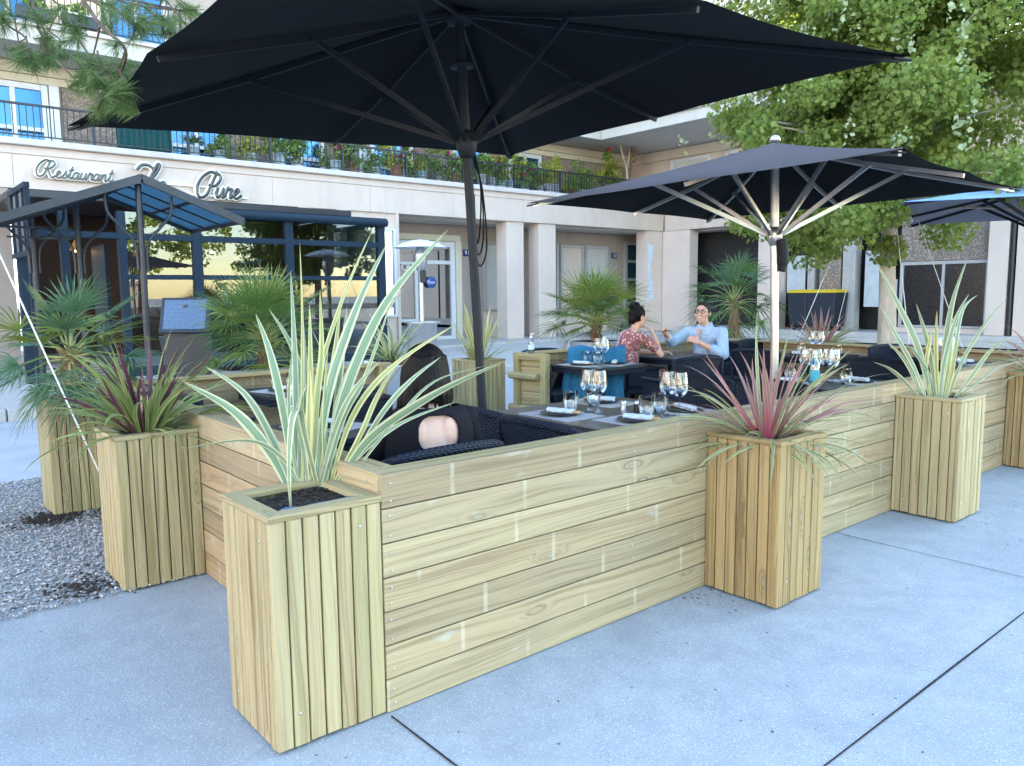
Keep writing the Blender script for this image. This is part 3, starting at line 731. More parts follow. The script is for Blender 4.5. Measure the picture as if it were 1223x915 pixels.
b = MB(); b.box(6.82, 6.86, Y0+.08, 13.95, .3, 2.78); b.build('pane', M['glass_pane'], VR, world=True)
b = MB(); b.box(6.80, 6.88, Y0+.08, 13.95, 1.72, 1.80); b.box(6.80, 6.88, Y0+.08, 13.95, .15, .3); b.box(6.80,6.88,Y0+.08,13.95,2.78,2.86); b.box(6.8,6.88,12.7,12.76,.3,2.78); b.build('side_rail', M['frame_blue'], VR, world=True)
b = MB(); b.tube([(3.2,Y0-.12,2.84),(6.93,Y0-.12,2.84)], .075, 12); b.box(3.2, 6.95, Y0-.1, Y0+.2, 2.84, 2.93); b.build('awning_roll', M['frame_blue'], VR, world=True)
b = MB(); b.box(.62, 6.2, Y0-.05, 13.98, 2.94, 3.04); b.build('roof', M['frame_dark'], VR, world=True)
b = MB(); b.box(1.3, 6.15, 15.2, 15.3, .2, 3.3); b.box(6.15, 6.3, 12.4, 13.97, .2, 2.92); b.box(6.15, 6.3, 13.975, 15.2, .2, 3.29); b.build('interior_wall', M['brown'], VR, world=True)
b = MB(); b.box(.96, 6.2, 14.3, 15.2, 3.0, 3.3); b.build('interior_ceiling', M['dark'], VR, world=True)
b = MB(); b.bar((5.0,Y0+.3,2.15),(6.8,Y0+.6,2.42), .025); b.bar((5.75,Y0+.45,.5),(5.75,Y0+.45,2.4), .02); b.build('brace', M['frame_dark'], VR, world=True)
# sloping glass side of the entrance bay
b = MB()
for y in (11.4, 10.9, 10.4): b.bar((.62,y,2.05),(.62,y,2.95), .05)
b.bar((.62,10.1,2.05),(.62,11.5,2.05), .07); b.bar((.62,10.1,2.95),(.62,11.5,2.95), .07); b.bar((.62,10.15,2.0),(.62,10.15,2.98), .06); b.bar((.62,10.15,.15),(.62,10.15,2.0), .09)
b.build('porch_frame', M['frame_blue'], VR, world=True)
b = MB(); b.box(.615, .625, 10.18, 11.42, 2.08, 2.92); b.build('pane', M['glass_pane'], VR, world=True)
dm = MB(); dm.box(1.95, 2.0, 12.0, 12.9, .2, 2.3); dm.build('open_door', M['frame_blue'], VR, world=True)
for x, y, z in ((1.78,13.2,2.25),(2.9,13.6,2.2),(4.2,13.4,2.3)):
    t = thing('pendant_lamp', ['lit amber pendant lamp seen past the left palm','lit amber pendant lamp behind the canopy post','lit amber pendant lamp deep inside the veranda glass'][(x>2)+(x>4)], 'lamp', (x,y,z), group='pendant lamps in the restaurant')
    b = MB(); b.lathe([(.02,.18),(.06,.1),(.12,0)], 12); b.build('lamp_shade', M['amber'], t)
    b = MB(); b.ell((0,0,.03), (.05,.05,.06), 8, 6); b.build('bulb', M['lamp'], t)
    b = MB(); b.tube([(0,0,.18),(0,0,.85)], .006, 5); b.build('cord', M['dark'], t)

# entrance canopy with a gabled tinted roof
CN = thing('entrance_canopy', 'free standing gabled canopy with blue tinted roof sheets before the restaurant door', 'canopy', (1.3, 7.5, 0))
RX, RZ, SL = 1.33, 2.78, .37; y0, y1 = 7.4, 9.2
def roofz(x): return RZ-abs(x-RX)*SL
for x0, x1 in ((RX-1.55,RX),(RX,RX+1.15)):
    b = MB(); b.add([(x0,y0,roofz(x0)),(x1,y0,roofz(x1)),(x1,y1,roofz(x1)),(x0,y1,roofz(x0)),(x0,y0,roofz(x0)+.012),(x1,y0,roofz(x1)+.012),(x1,y1,roofz(x1)+.012),(x0,y1,roofz(x0)+.012)], [(0,3,2,1),(4,5,6,7),(0,1,5,4),(2,3,7,6),(1,2,6,5),(3,0,4,7)])
    b.build('roof_sheet', M['canopy_sheet'], CN, world=True)
b = MB()
for y in (y0, y1):
    for x0 in (RX-1.55, RX+1.15):
        b.bar((RX,y,RZ+.0),(x0,y,roofz(x0)), .05, .09)
for x0 in (RX-1.55, RX+1.15, RX): b.bar((x0,y0,roofz(x0)+.01),(x0,y1,roofz(x0)+.01), .05, .07)
for k in (.5,): 
    b.bar((RX-1.55*k,y0,roofz(RX-1.55*k)-.01),(RX-1.55*k,y1,roofz(RX-1.55*k)-.01), .03); b.bar((RX+1.15*k,y0,roofz(RX+1.15*k)-.01),(RX+1.15*k,y1,roofz(RX+1.15*k)-.01), .03)
for y in (8.0, 8.6): 
    b.bar((RX,y,RZ-.03),(RX+1.15,y,roofz(RX+1.15)-.03), .02); b.bar((RX,y,RZ-.03),(RX-1.55,y,roofz(RX-1.55)-.03), .02)
b.build('gable_frame', M['frame_dark'], CN, world=True)
for x, y in ((RX,7.55),(.95,8.9),(RX-.85,9.05)):
    b = MB(); b.tube([(x,y,0),(x,y,roofz(x)-.05)], .036, 10); b.lathe([(.09,0),(.09,.02),(.05,.05)], 10, (x,y,0)); b.build('post', M['frame_dark'], CN, world=True)
    for s in (-1, 1):
        b = MB(); P = cat_rom([(x+s*.05,y,1.75),(x+s*.07,y,2.05),(x+s*.22,y,2.25),(x+s*.34,y,2.4),(x+s*.36,y,roofz(x+s*.36)-.03)], 6); b.tube(P, .017, 7); b.build('bracket', M['frame_dark'], CN, world=True)
b = MB(); th = [i*.45 for i in range(14)]
b.tube([(.55+.12*(1-t/7)*math.cos(t), 8.9, 2.2+.12*(1-t/7)*math.sin(t)) for t in th], .012, 6); b.bar((-.1,9.0,2.3),(1.0,9.0,2.3), .03); b.bar((.2,9.0,2.18),(1.0,9.0,2.18), .025); b.build('scroll_bracket', M['frame_dark'], CN, world=True)

# menu stand
p0 = at(221, 376, 8.0)
MN = thing('menu_board', 'tilted dark framed menu board on a stand near the canopy post', 'menu board', (p0.x, p0.y, 0), rz=rad(-32))
Rm = Matrix.Translation((0,0,p0.z)) @ Matrix.Rotation(rad(-28),4,'X')
b = MB(); b.xf = Rm; b.box(-.24,.24,0,.03,-.2,.2); b.xf = None; b.build('frame', M['frame_dark'], MN, bevel=.006)
b = MB(); b.xf = Rm; b.box(-.205,.205,-.006,-.002,-.165,.165); b.xf = None
k = N('printed menu sheet', .25, 0, .6); kx, ky, kz = k.sep(k.obj()); ln = k.math('GREATER_THAN', k.math('FRACT', k.math('MULTIPLY', kz, 38)), .55)
nn = k.noise(k.xyz(k.math('MULTIPLY', kx, 45), k.math('MULTIPLY', kz, 38)), 1, 2)
k.set('Base Color', k.mix(k.math('MULTIPLY', k.math('MULTIPLY', ln, k.mr(nn,.45,.5)), .5), (.085,.135,.21), (.04,.06,.10))); b.build('menu_sheet', k.m, MN)
b = MB(); b.box(-.02,.02,.03,.07,0,p0.z+.1); b.box(-.2,.2,-.1,.22,0,.03); b.box(-.22,.22,.0,.12,.35,p0.z-.2); b.build('stand', M['frame_dark'], MN)

# patio heater
hp = at(505, 428, 14.3); hp.z = .146
HT = thing('patio_heater', 'mushroom shaped patio heater with white hood by the glass door', 'patio heater', hp)
b = MB(); b.lathe([(0,2.27),(.15,2.25),(.34,2.2),(.47,2.13),(.475,2.12),(.3,2.14),(0,2.16)], 24); b.build('hood', M['white_plastic'], HT)
b = MB(); b.lathe([(.07,1.72),(.11,1.8),(.12,1.95),(.10,2.08),(.06,2.14)], 14); b.build('burner', M['steel'], HT)
b = MB(); b.tube([(0,0,.8),(0,0,1.74)], .045, 10); b.build('pole', M['steel'], HT)
b = MB(); b.box(-.05,.05,-.1,-.03,1.5,1.72); b.build('control_box', M['frame_dark'], HT, bevel=.01)
b = MB(); b.lathe([(.27,0),(.27,.75),(.33,.78),(.33,.80),(0,.81)], 20); b.build('base_housing', M['steel'], HT)

# rubbish container
RB = thing('rubbish_container', 'dark wheeled rubbish container with a bright yellow lid', 'container', (18.58, 8.66, .372), rz=rad(90))
b = MB(); b.add([(-.62,-.3,.12),(.62,-.3,.12),(.62,.3,.12),(-.62,.3,.12),(-.68,-.36,1.0),(.68,-.36,1.0),(.68,.36,1.0),(-.68,.36,1.0)], [(0,3,2,1),(4,5,6,7),(0,1,5,4),(1,2,6,5),(2,3,7,6),(3,0,4,7)])
b.box(.12,.15,.36,.39,.15,.98); b.build('body', M['bin'], RB, bevel=.02)
b = MB(); b.add([(-.70,-.38,1.003),(.70,-.38,1.003),(.70,.38,1.003),(-.70,.38,1.003),(-.66,-.3,1.09),(.66,-.3,1.09),(.66,.3,1.09),(-.66,.3,1.09)], [(0,3,2,1),(4,5,6,7),(0,1,5,4),(1,2,6,5),(2,3,7,6),(3,0,4,7)]); b.build('lid', M['yellow'], RB, bevel=.015)
for x in (-.5,.5):
    for y in (-.24,.24):
        b = MB(); b.lathe([(0,-.025),(.06,-.025),(.06,.025),(0,.025)], 12); b.v = [(x+p[2], y+p[0], .06+p[1]) for p in b.v]; b.build('wheel', M['rail_metal'], RB)

# ------------------------------------------------------------------ sunny side of the square behind the viewer (brick block mirrored in the panes, unseen pale block added for warm bounce)
for nm, lab, loc, sz, rz, mt in (('apartment_block','warm brick apartment block across the square, mirrored in the veranda glass','',(-34,30,-98,-90,3.2),0,'brickfar'),
                         ('apartment_block','unseen pale apartment block added to bounce warm light','',(-34,-24,-24,40,9),0,'stone_w')):
    x0,x1,y0,y1,h = sz
    t = thing(nm, lab, 'building', ((x0+x1)/2,(y0+y1)/2,0), group='blocks across the square')
    b = MB(); b.box(x0,x1,y0,y1,0,h); b.build('wall', M[mt], t, world=True)
    b = MB(); b.box(x0-.3,x1+.3,y0-.3,y1+.3,h,h+.35); b.build('roof', M['cap'], t, world=True)
    b = MB()
    if mt == 'brickfar':
        for i in range(19):
            for j in range(1): b.box(x0+1.5+i*3.3, x0+2.9+i*3.3, y1-.05, y1+.04, .8+j*2.6, 2.4+j*2.6)
    else:
        for i in range(18):
            for j in range(3): b.box(x1-.05, x1+.04, y0+1.5+i*3.5, y0+2.9+i*3.5, 1+j*2.9, 2.6+j*2.9)
    b.build('window', M['glass_win'], t, world=True)
# ------------------------------------------------------------------ timber planters
PW, PH = .39, .777
def planter(label, x0, y0, mat='pine', liner=True, group='timber planters', h=PH, seed=1):
    r = random.Random(seed); w = PW
    t = thing('timber_planter', label, 'planter', (x0, y0, 0), group=group)
    b = MB(); n = 7; g = .006; sw = (w-g*(n-1))/n; th = .02; zt = h-.022
    for side in range(4):
        for i in range(n):
            a = i*(sw+g); b.R = r.random(); dz = r.uniform(0, .006); o = r.uniform(0, .0025)
            if side == 0: b.box(a, a+sw, -o, th, .008+dz, zt)
            elif side == 1: b.box(a, a+sw, w-th, w+o, .008+dz, zt)
            else:
                if i in (0, n-1): aa, bb = (th+.001, sw) if i == 0 else (a, w-th-.001)
                else: aa, bb = a, a+sw
                if side == 2: b.box(-o, th, aa, bb, .008+dz, zt)
                else: b.box(w-th, w+o, aa, bb, .008+dz, zt)
    b.build('slat_cladding', M[mat], t, bevel=.0025)
    b = MB(); b.box(th+.004, w-th-.004, th+.004, w-th-.004, .02, h-.07); b.build('inner_box', M['dark'], t)
    b = MB(); f = .058; e = .004
    for k in range(4):
        b.R = r.random()
        c = [(-e,-e),(w+e,-e),(w+e,w+e),(-e,w+e)]; q = [(f-e,f-e),(w-f+e,f-e),(w-f+e,w-f+e),(f-e,w-f+e)]
        i, j = k, (k+1)%4; P = [c[i],c[j],q[j],q[i]]
        L = (Vector(c[j])-Vector(c[i])).length
        vs = [(x,y,zt+.0015) for x,y in P]+[(x,y,h) for x,y in P]
        uv = [(0,0),(L,0),(L-f,f),(f,f)]
        b.add(vs, [(3,2,1,0),(4,5,6,7),(0,1,5,4),(1,2,6,5),(2,3,7,6),(3,0,4,7)], [[uv[3],uv[2],uv[1],uv[0]],uv,[(0,.2),(L,.2),(L,.22),(0,.22)],[(L,0),(L-f,f),(L-f,f+.02),(L,.02)],[(0,.3),(L,.3),(L,.32),(0,.32)],[(0,0),(f,f),(f,f+.02),(0,.02)]])
    b.build('top_frame', M[mat], t, bevel=.0015)
    b = MB(); nn = 14; x0_, x1_ = f-.012, w-f+.012
    vs = []
    for i in range(nn+1):
        for j in range(nn+1):
            x = x0_+(x1_-x0_)*i/nn; y = x0_+(x1_-x0_)*j/nn
            vs.append((x, y, h-.028+.02*mnoise.noise((x*9+seed*3, y*9, seed))+r.uniform(-.006,.006)))
    b.add(vs, [(i*(nn+1)+j, (i+1)*(nn+1)+j, (i+1)*(nn+1)+j+1, i*(nn+1)+j+1) for i in range(nn) for j in range(nn)], None, False)
    for i in range(170):
        x, y = r.uniform(x0_, x1_), r.uniform(x0_, x1_); s = r.uniform(.003,.009)
        b.R = r.random(); b.add([(x+px*s*1.6, y+py*s, h-.021+pz*s*.6) for px,py,pz in OCT], OF)
    b.build('soil', M['soil'], t)
    b = MB()
    for (sx, sy) in ((.10,-.0035),(w-.19,-.0035)):
        zz = h-.10 if sx > .15 else .1
        b.lathe([(0,0),(.006,0),(.005,.002),(0,.002)], 8); 
    b.v = []; b.f = []; b.uv = []; b.r = []; b.m = []; b.s = []
    for (axx, q, zz) in (('y', sw*1.5, .12), ('y', w-sw*1.6, h-.09), ('x', sw*1.4, h-.09), ('x', w-sw*1.5, .10)):
        m = Matrix.Translation((q,-.003,zz)) @ Matrix.Rotation(PI/2,4,'X') if axx == 'y' else Matrix.Translation((-.003,q,zz)) @ Matrix.Rotation(-PI/2,4,'Y')
        b.xf = m; b.lathe([(.0048,0),(.0045,.0018),(.001,.002)], 8)
    b.xf = None; b.build('screw', M['screw'], t)
    return t
PL1 = planter('tall slatted timber planter at the near corner, its blue liner showing', -PW-.005, .004, 'pine', seed=1)
b = MB(); vs = []
for i in range(13):
    t = i/12; x = .075+.26*t
    for j in range(4):
        vs.append((x, .058+.014*j+.006*math.sin(i*1.7), PH-.032+.028*math.sin(j*1.05)*(.95+.08*math.sin(i*.9))+.003*math.sin(i*1.3)))
b.add(vs, [(i*4+j, (i+1)*4+j, (i+1)*4+j+1, i*4+j+1) for i in range(12) for j in range(3)], None, True)
b.build('liner', M['liner'], PL1, solid=.003)
PL2 = planter('slatted timber planter holding a green and purple cordyline', -PW-.004, 1.815, 'pine', seed=2)
PL6 = planter('slatted timber planter standing in spilled soil under the left palm', -PW-.003, 3.553, 'pine_old', seed=3)
PL3 = planter('golden brown slatted planter holding the pink cordyline', 2.189-PW, -PW-.007, 'pine_gold', seed=4)
PL4 = planter('pale slatted planter holding the upright cream flax', 4.202-PW, -PW-.005, 'pine', seed=5)
PL5 = planter('timber planter cut by the photo edge at the far end of the front wall', 6.215-PW, -PW-.006, 'pine_gold', seed=6)
PL7 = planter('timber planter half hidden behind the open gate frame', 3.42, 3.96, 'pine_old', seed=7)
PL8 = planter('timber planter outside the far end wall below the tree', 7.36, 2.35, 'pine_old', seed=8)
b = MB(); b.box(.20,.31,.0,.05,PH+.001,PH+.02); tg = b; 
b = MB()
b.xf = Matrix.Translation((2.189-.12,-.09,PH+.002)) @ Matrix.Rotation(rad(20),4,'Z'); b.box(-.055,.055,-.02,.02,0,.014); b.xf = None
tag(b.build('wood_offcut', plain('orange wood offcut', (.50,.24,.06), .6), bevel=.003), 'small orange offcut of wood on the golden planter rim', 'wood offcut')

# ------------------------------------------------------------------ timber fences
FH = .8463
def fence(label, a, b_, inward, seed, mat='pine_fence', posts=True, cap_ext=(0,0)):
    a = Vector((a[0],a[1],0)); b_ = Vector((b_[0],b_[1],0)); L = (b_-a).length; ang = math.atan2(b_.y-a.y, b_.x-a.x)
    r = random.Random(seed)
    t = thing('timber_fence', label, 'fence', a, rz=ang, group='low timber fences of the terrace')
    s = inward; n = 7; bh = FH/n
    b = MB()
    for i in range(n):
        x = 0.0; first = True
        while x < L-.01:
            ln = L if L < 4.3 else (r.uniform(3.4,4.2) if first else L-x)
            ln = min(ln, L-x); b.R = ((int(r.random()*900)/10+(.12,.03,.52,.24,.80,.60,.76)[i]+r.uniform(-.06,.06)) % 90)/91.7; o = r.uniform(0,.0025)
            ya, yb = (o, .027) if s > 0 else (-.027, -o)
            b.box(x+(.0 if first else .002), x+ln, ya, yb, .004+i*bh+.0006, (i+1)*bh-.0003); x += ln; first = False
    b.build('board_cladding', M[mat], t, bevel=.0014)
    b = MB(); b.R = r.random(); ya, yb = (.0275,.115) if s > 0 else (-.115,-.0275); b.box(cap_ext[0], L+cap_ext[1], ya, yb, FH-.027, FH-.001); b.build('top_rail', M['pine'], t, bevel=.003)
    k = max(2, int(L/1.2)+1)
    for i in range(k):
        x = .05+(L-.1-.05)*i/(k-1); p = MB(); p.R = r.random(); ya, yb = (.03,.09) if s > 0 else (-.09,-.03); p.box(x, x+.06, ya, yb, 0, FH-.029); p.build('post', M['pine_inner'], t, bevel=.002)
    b = MB()
    xs = [.028, .062]+[.05+(L-.15)*i/(k-1)+.03 for i in range(1,k)]
    for x in xs[0:1]+xs[2:]:
        for i in range(n):
            for f in (.25,.75):
                m = Matrix.Translation((x+r.uniform(-.006,.006), -.0015 if s > 0 else .0015, (i+f)*bh+r.uniform(-.006,.006))) @ Matrix.Rotation(PI/2 if s > 0 else -PI/2,4,'X')
                b.xf = m; b.lathe([(.0042,0),(.004,.0016),(.001,.0018)], 7)
    b.xf = None; b.build('screw', M['screw'], t)
    return t
fence('long timber board fence along the front, between the near corner and the far planters', (0,0), (7.3,0), 1, 11)
fence('short timber board fence at the left side, behind the near planters', (0,3.95), (0,.0285), 1, 12, cap_ext=(0,-.09))
fence('low timber fence at the back left, in front of the bushy palm', (2.32,3.85), (.12,3.85), 1, 13)
fence('low timber fence at the back right, behind the two people dining', (7.27,3.85), (3.98,3.85), 1, 14)
fence('low timber fence at the far end of the terrace, below the tree', (7.3,.03), (7.3,3.95), 1, 15)

# open gate seen from its braced back
GT = thing('timber_gate', 'open timber gate showing its framed back with two rough cross bars', 'gate', (3.86, 3.84, 0), rz=rad(-86))
b = MB()
for (x0,x1,y0,y1,z0,z1) in ((0,.07,-.05,0,.05,.85),(.38,.45,-.05,0,.05,.85),(.0705,.3795,-.05,0,.78,.85),(.0705,.3795,-.05,0,.05,.12)):
    b.R = rng.random(); b.box(x0,x1,y0,y1,z0,z1)
b.build('frame', M['pine_old'], GT, bevel=.004)
b = MB()
for i in range(6): b.R = rng.random(); b.box(.0,.45,.002,.022,.06+i*.132,.06+i*.132+.128)
b.build('board_cladding', M['pine_inner'], GT, bevel=.002)
for z in (.62,.30):
    b = MB(); b.R = rng.random(); b.tube([(.0,-.088,z),(.2,-.09,z+.003),(.385,-.087,z)], [.035,.037,.034], 14); b.build('cross_bar', M['pine_old'], GT)

# ------------------------------------------------------------------ parasols
def parasol(name, label, centre, half, ze, rise, yaw, tx, ty, canvas, metal, pole_r, hubz, ribw=.022, frac=.52, sagk=.035, cable=False, cover=False):
    n = Vector((-tx,-ty,1)).normalized(); yx = Vector((math.cos(yaw),math.sin(yaw),0)); X = (yx-n*yx.dot(n)).normalized(); Y = n.cross(X)
    R3 = Matrix(((X.x,Y.x,n.x),(X.y,Y.y,n.y),(X.z,Y.z,n.z)))
    base = Vector((centre[0],centre[1],ze))-n*ze
    base.z = 0
    t = thing(name, label, 'parasol', base, rot=R3, group='square parasols over the terrace')
    a = half; za = ze+rise
    # canopy: eight gores between eight ribs with scalloped hems
    tips = [(a,a),(0,a*.985),(-a,a),(-a*.985,0),(-a,-a),(0,-a*.985),(a,-a),(a*.985,0)]
    b = MB(); K = 10; J = 8
    for g in range(8):
        p, q = Vector(tips[g]), Vector(tips[(g+1)%8]); vs = []
        for i in range(K+1):
            s = i/K
            for j in range(J+1):
                w = j/J; e = p*(1-w)+q*w; mid = (p+q)/2
                pull = 1-sagk*4*w*(1-w)*s
                pt = e*s*pull
                rr = max(abs(e.x),abs(e.y))/a*s
                z = za-rise*s-.012*math.sin(PI*s)*1.5+.0 - .035*4*w*(1-w)*s*(1-s)*1.3
                vs.append((pt.x, pt.y, z))
        b.add(vs, [(i*(J+1)+j, (i+1)*(J+1)+j, (i+1)*(J+1)+j+1, i*(J+1)+j+1) for i in range(K) for j in range(J)], None, True)
    can = b.build('canopy', canvas, t)
    b = MB()
    for g in range(8):
        p = Vector(tips[g]); d = p.normalized(); s_ = Vector((-d.y,d.x))
        if g % 2 == 0:
            e1 = p-d*.10; vs = [(e1.x+s_.x*.03,e1.y+s_.y*.03,ze-.028+.10*rise/ p.length),(e1.x-s_.x*.03,e1.y-s_.y*.03,ze-.028+.10*rise/p.length),(p.x-s_.x*.012,p.y-s_.y*.012,ze-.024),(p.x+s_.x*.012,p.y+s_.y*.012,ze-.024)]
            b = MB(); b.add(vs, [(0,1,2,3)]); b.build('corner_pocket', M['pole_dark'], can, solid=.01)
    b = MB(); b.tube([(0,0,0),(0,0,za-.02)], pole_r, 14); b.build('pole', metal, t)
    b = MB(); b.lathe([(pole_r*1.05,za-.10),(.07,za-.09),(.075,za-.04),(.05,za-.015)], 14); b.lathe([(.02,za+.0),(.05,za+.012),(.035,za+.05),(.012,za+.06)], 12); b.build('top_hub', metal, t)
    b = MB(); b.lathe([(pole_r*1.1,hubz-.10),(.045,hubz-.09),(.064,hubz-.03),(.064,hubz+.03),(.05,hubz+.05),(pole_r*1.1,hubz+.06)], 14)
    b.build('sliding_hub', metal, t)
    if cable: b = MB(); b.lathe([(pole_r*1.1,za-.33),(.07,za-.33),(.07,za-.31),(pole_r*1.1,za-.30)], 14); b.build('pole_ring', metal, t)
    for g in range(8):
        p = Vector(tips[g]); L = p.length; d = p/L
        P = [(d.x*.06,d.y*.06,za-.05),(p.x*.5,p.y*.5,za-rise*.5-.052),(p.x*.975,p.y*.975,ze-.02)]
        rb = MB(); rb.bar(P[0],P[1],ribw,ribw*1.4); rb.bar(P[1],P[2],ribw,ribw*1.4); ro = rb.build('rib', metal, t)
        f = frac if g % 2 == 0 else frac*1.02
        sp = (p.x*f, p.y*f, za-rise*f-.05)
        sb = MB(); sb.bar((d.x*.07,d.y*.07,hubz),sp,ribw*1.1,ribw*1.5); sb.box(sp[0]-.02,sp[0]+.02,sp[1]-.02,sp[1]+.02,sp[2]-.012,sp[2]+.012); sb.build('strut', metal, t)
    b = MB(); b.lathe([(.30,0),(.30,.05),(.07,.06),(.055,.3),(pole_r*1.05,.3)], 20); b.build('base_plate', M['frame_dark'], t)
    if cable:
        for k in range(3):
            b = MB(); P = cat_rom([(pole_r+.01,-.02+.02*k,hubz-.05),(pole_r+.05+.02*k,-.01+.02*k,hubz-.25),(pole_r+.035+.02*k,.0,hubz-.5-.06*k),(pole_r+.01,.01,hubz-.58-.06*k),(pole_r+.005,.0,hubz-.3)], 6); b.tube(P, .005, 5); b.build('cord', M['black_cloth'], t)
    if cover:
        b = MB(); b.tube(cat_rom([(.0,-pole_r-.02,hubz-.05),(.01,-pole_r-.035,hubz-.15),(.015,-pole_r-.03,hubz-.27),(.005,-pole_r-.02,hubz-.32)],5), [.05]*5+[.048]*5+[.035]*5+[.012], 9); b.build('crank_cover', M['pole_dark'], t)
    return t
parasol('parasol', 'large black square parasol spread over the near corner tables', (1.487,1.497), 1.737, 2.6, .47, -.023, .047, -.015, M['black_canvas'], M['pole_dark'], .027, 2.33, ribw=.018, cable=True)
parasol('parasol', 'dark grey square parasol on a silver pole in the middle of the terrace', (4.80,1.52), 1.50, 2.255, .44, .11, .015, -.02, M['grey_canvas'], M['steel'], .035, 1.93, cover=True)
parasol('parasol', 'square parasol with painted blue sky sheen cut by the photo edge', (9.93,.72), 1.78, 2.4, .40, rad(22), .0, .0, M['sky_sheen_canvas'], M['pole_dark'], .035, 2.0)

# ------------------------------------------------------------------ wicker furniture
def make_chair(label, loc, rz):
    """local frame: the sitter faces +y"""
    t = thing('wicker_chair', label, 'chair', loc, rz, group='dark wicker chairs')
    b = MB(); b.box(-.25,.25,-.22,.24,.36,.44); b.build('seat', M['wicker'], t, bevel=.012)
    # curved backrest
    b = MB(); n = 12
    def bx(i, z):
        u = -1+2*i/n; return (u*.27, -.235-.06*(z-.44)/.4+.045*u*u)
    vs = []; zz = [.40,.55,.70,.84]
    for off in (0, -.028):
        for z in zz:
            for i in range(n+1):
                x, y = bx(i, z); vs.append((x, y+off, z-(.02*(abs(-1+2*i/n))**2 if z > .8 else 0)))
    fs = []; uv = []; W = n+1; H = len(zz)
    for k in range(2):
        for a in range(H-1):
            for i in range(n):
                q = (k*H+a)*W+i; f = (q,q+1,q+W+1,q+W); f = f if k else f[::-1]
                fs.append(f); uv.append([(vs[j][0]*1.1, vs[j][2]) for j in f])
    b.add(vs, fs, uv, True)
    b.build('backrest', M['wicker'], t)
    b = MB(); P = [(bx(i,.845)[0], bx(i,.845)[1]-.014, .848-.02*abs(-1+2*i/n)**2) for i in range(n+1)]
    P = [(P[0][0],P[0][1]+.004,.42)]+[(P[0][0],P[0][1],.7)]+P+[(P[-1][0],P[-1][1],.7)]+[(P[-1][0],P[-1][1]+.004,.42)]
    b.tube(P, .022, 8); b.build('back_rim', M['wicker'], t)
    for s in (-1,1):
        b = MB(); b.box(s*.275-.022, s*.275+.022, -.2, .22, .615, .645); b.box(s*.275-.015, s*.275+.015, -.2, .2, .44, .614); b.build('armrest', M['wicker'], t, bevel=.008)
        for y in (-.21,.21):
            l = MB(); l.box(s*.245-.02, s*.245+.02, y-.02, y+.02, 0, .36); l.build('leg', M['wicker'], t, bevel=.004)
    return t
C0 = make_chair('dark wicker chair with the long haired woman sitting in it', (.43,.50,0), 0)
chairs = [
 ((1.42,1.02), -90, 'dark wicker chair at the front table, beside the black parasol pole'),
 ((1.38,.46), -90, 'dark wicker chair at the front table, pushed close to the long fence'),
 ((2.98,.52), 90, 'dark wicker chair on the far side of the front table, close to the long fence'),
 ((2.98,1.10), 90, 'dark wicker chair on the far side of the front table, away from the fence'),
 ((4.22,3.60), 178, 'dark wicker chair just right of the gate, behind the small dark table'),
 ((4.62,2.36), -14, 'dark wicker chair with its back to the viewer before the dining couple'),
 ((3.62,.80), -90, 'dark wicker chair behind the pink cordyline'),
 ((5.18,.86), 90, 'dark wicker chair left of the cream flax, by the middle table'),
 ((.92,2.15), -8, 'dark wicker chair with woven back facing the viewer, seen between flax blades'),
 ((.36,2.95), -60, 'dark wicker chair tucked behind the purple cordyline'),
 ((5.95,.70), -90, 'dark wicker chair behind the stems of the cream flax'),
 ((5.9,2.2), -90, 'dark wicker chair left of the far end table'),
 ((7.02,2.9), 180, 'dark wicker chair in the far corner by the end fence'),
 ((7.05,1.30), 150, 'dark wicker chair against the far end fence, right of the cream flax'),
]
for (x,y), a, lab in chairs: dup(C0, (x,y,0), rad(a), lab)
def make_table(label, x0, x1, y0, y1, mat='table_top', rz=0):
    cx, cy = (x0+x1)/2, (y0+y1)/2; w, d = (x1-x0)/2, (y1-y0)/2
    t = thing('terrace_table', label, 'table', (cx,cy,0), rz, group='terrace tables')
    b = MB(); b.box(-w,w,-d,d,.71,.74); b.build('table_top', M[mat], t, bevel=.006)
    b = MB(); b.box(-w+.01,w-.01,-d+.01,d-.01,.665,.709); b.build('apron', M['wicker'], t)
    b = MB(); b.box(-.05,.05,-.05,.05,.03,.664); b.build('pedestal', M['frame_dark'], t, bevel=.006)
    b = MB(); b.box(-.24,.24,-.24,.24,0,.029); b.build('foot', M['frame_dark'], t, bevel=.006)
    return t
make_table('speckled brown table laid for four behind the long front fence', 1.60, 2.64, .36, 1.42, 'table_stone')
make_table('small dark table with the teal jacket behind it', 3.98, 4.66, 2.78, 3.46)
T3C = at(805, 419, 8.75); T3C.z = 0
make_table('dark table between the dining woman and man', T3C.x-.36, T3C.x+.36, T3C.y-.36, T3C.y+.36)
make_table('middle dark table behind the pink cordyline', 3.96, 4.86, .40, 1.14)
make_table('dark table near the far end fence, below the reddish cordyline', 6.45, 7.1, 1.85, 2.55)
make_table('dark table at the far end of the front fence, seen past the cream flax', 6.38, 7.1, .38, 1.05)
make_table('dark table at the back left in front of the bushy palm', .88, 1.78, 3.0, 3.62)
make_table('dark table in front of the long haired woman', .12, .86, 1.20, 1.85)

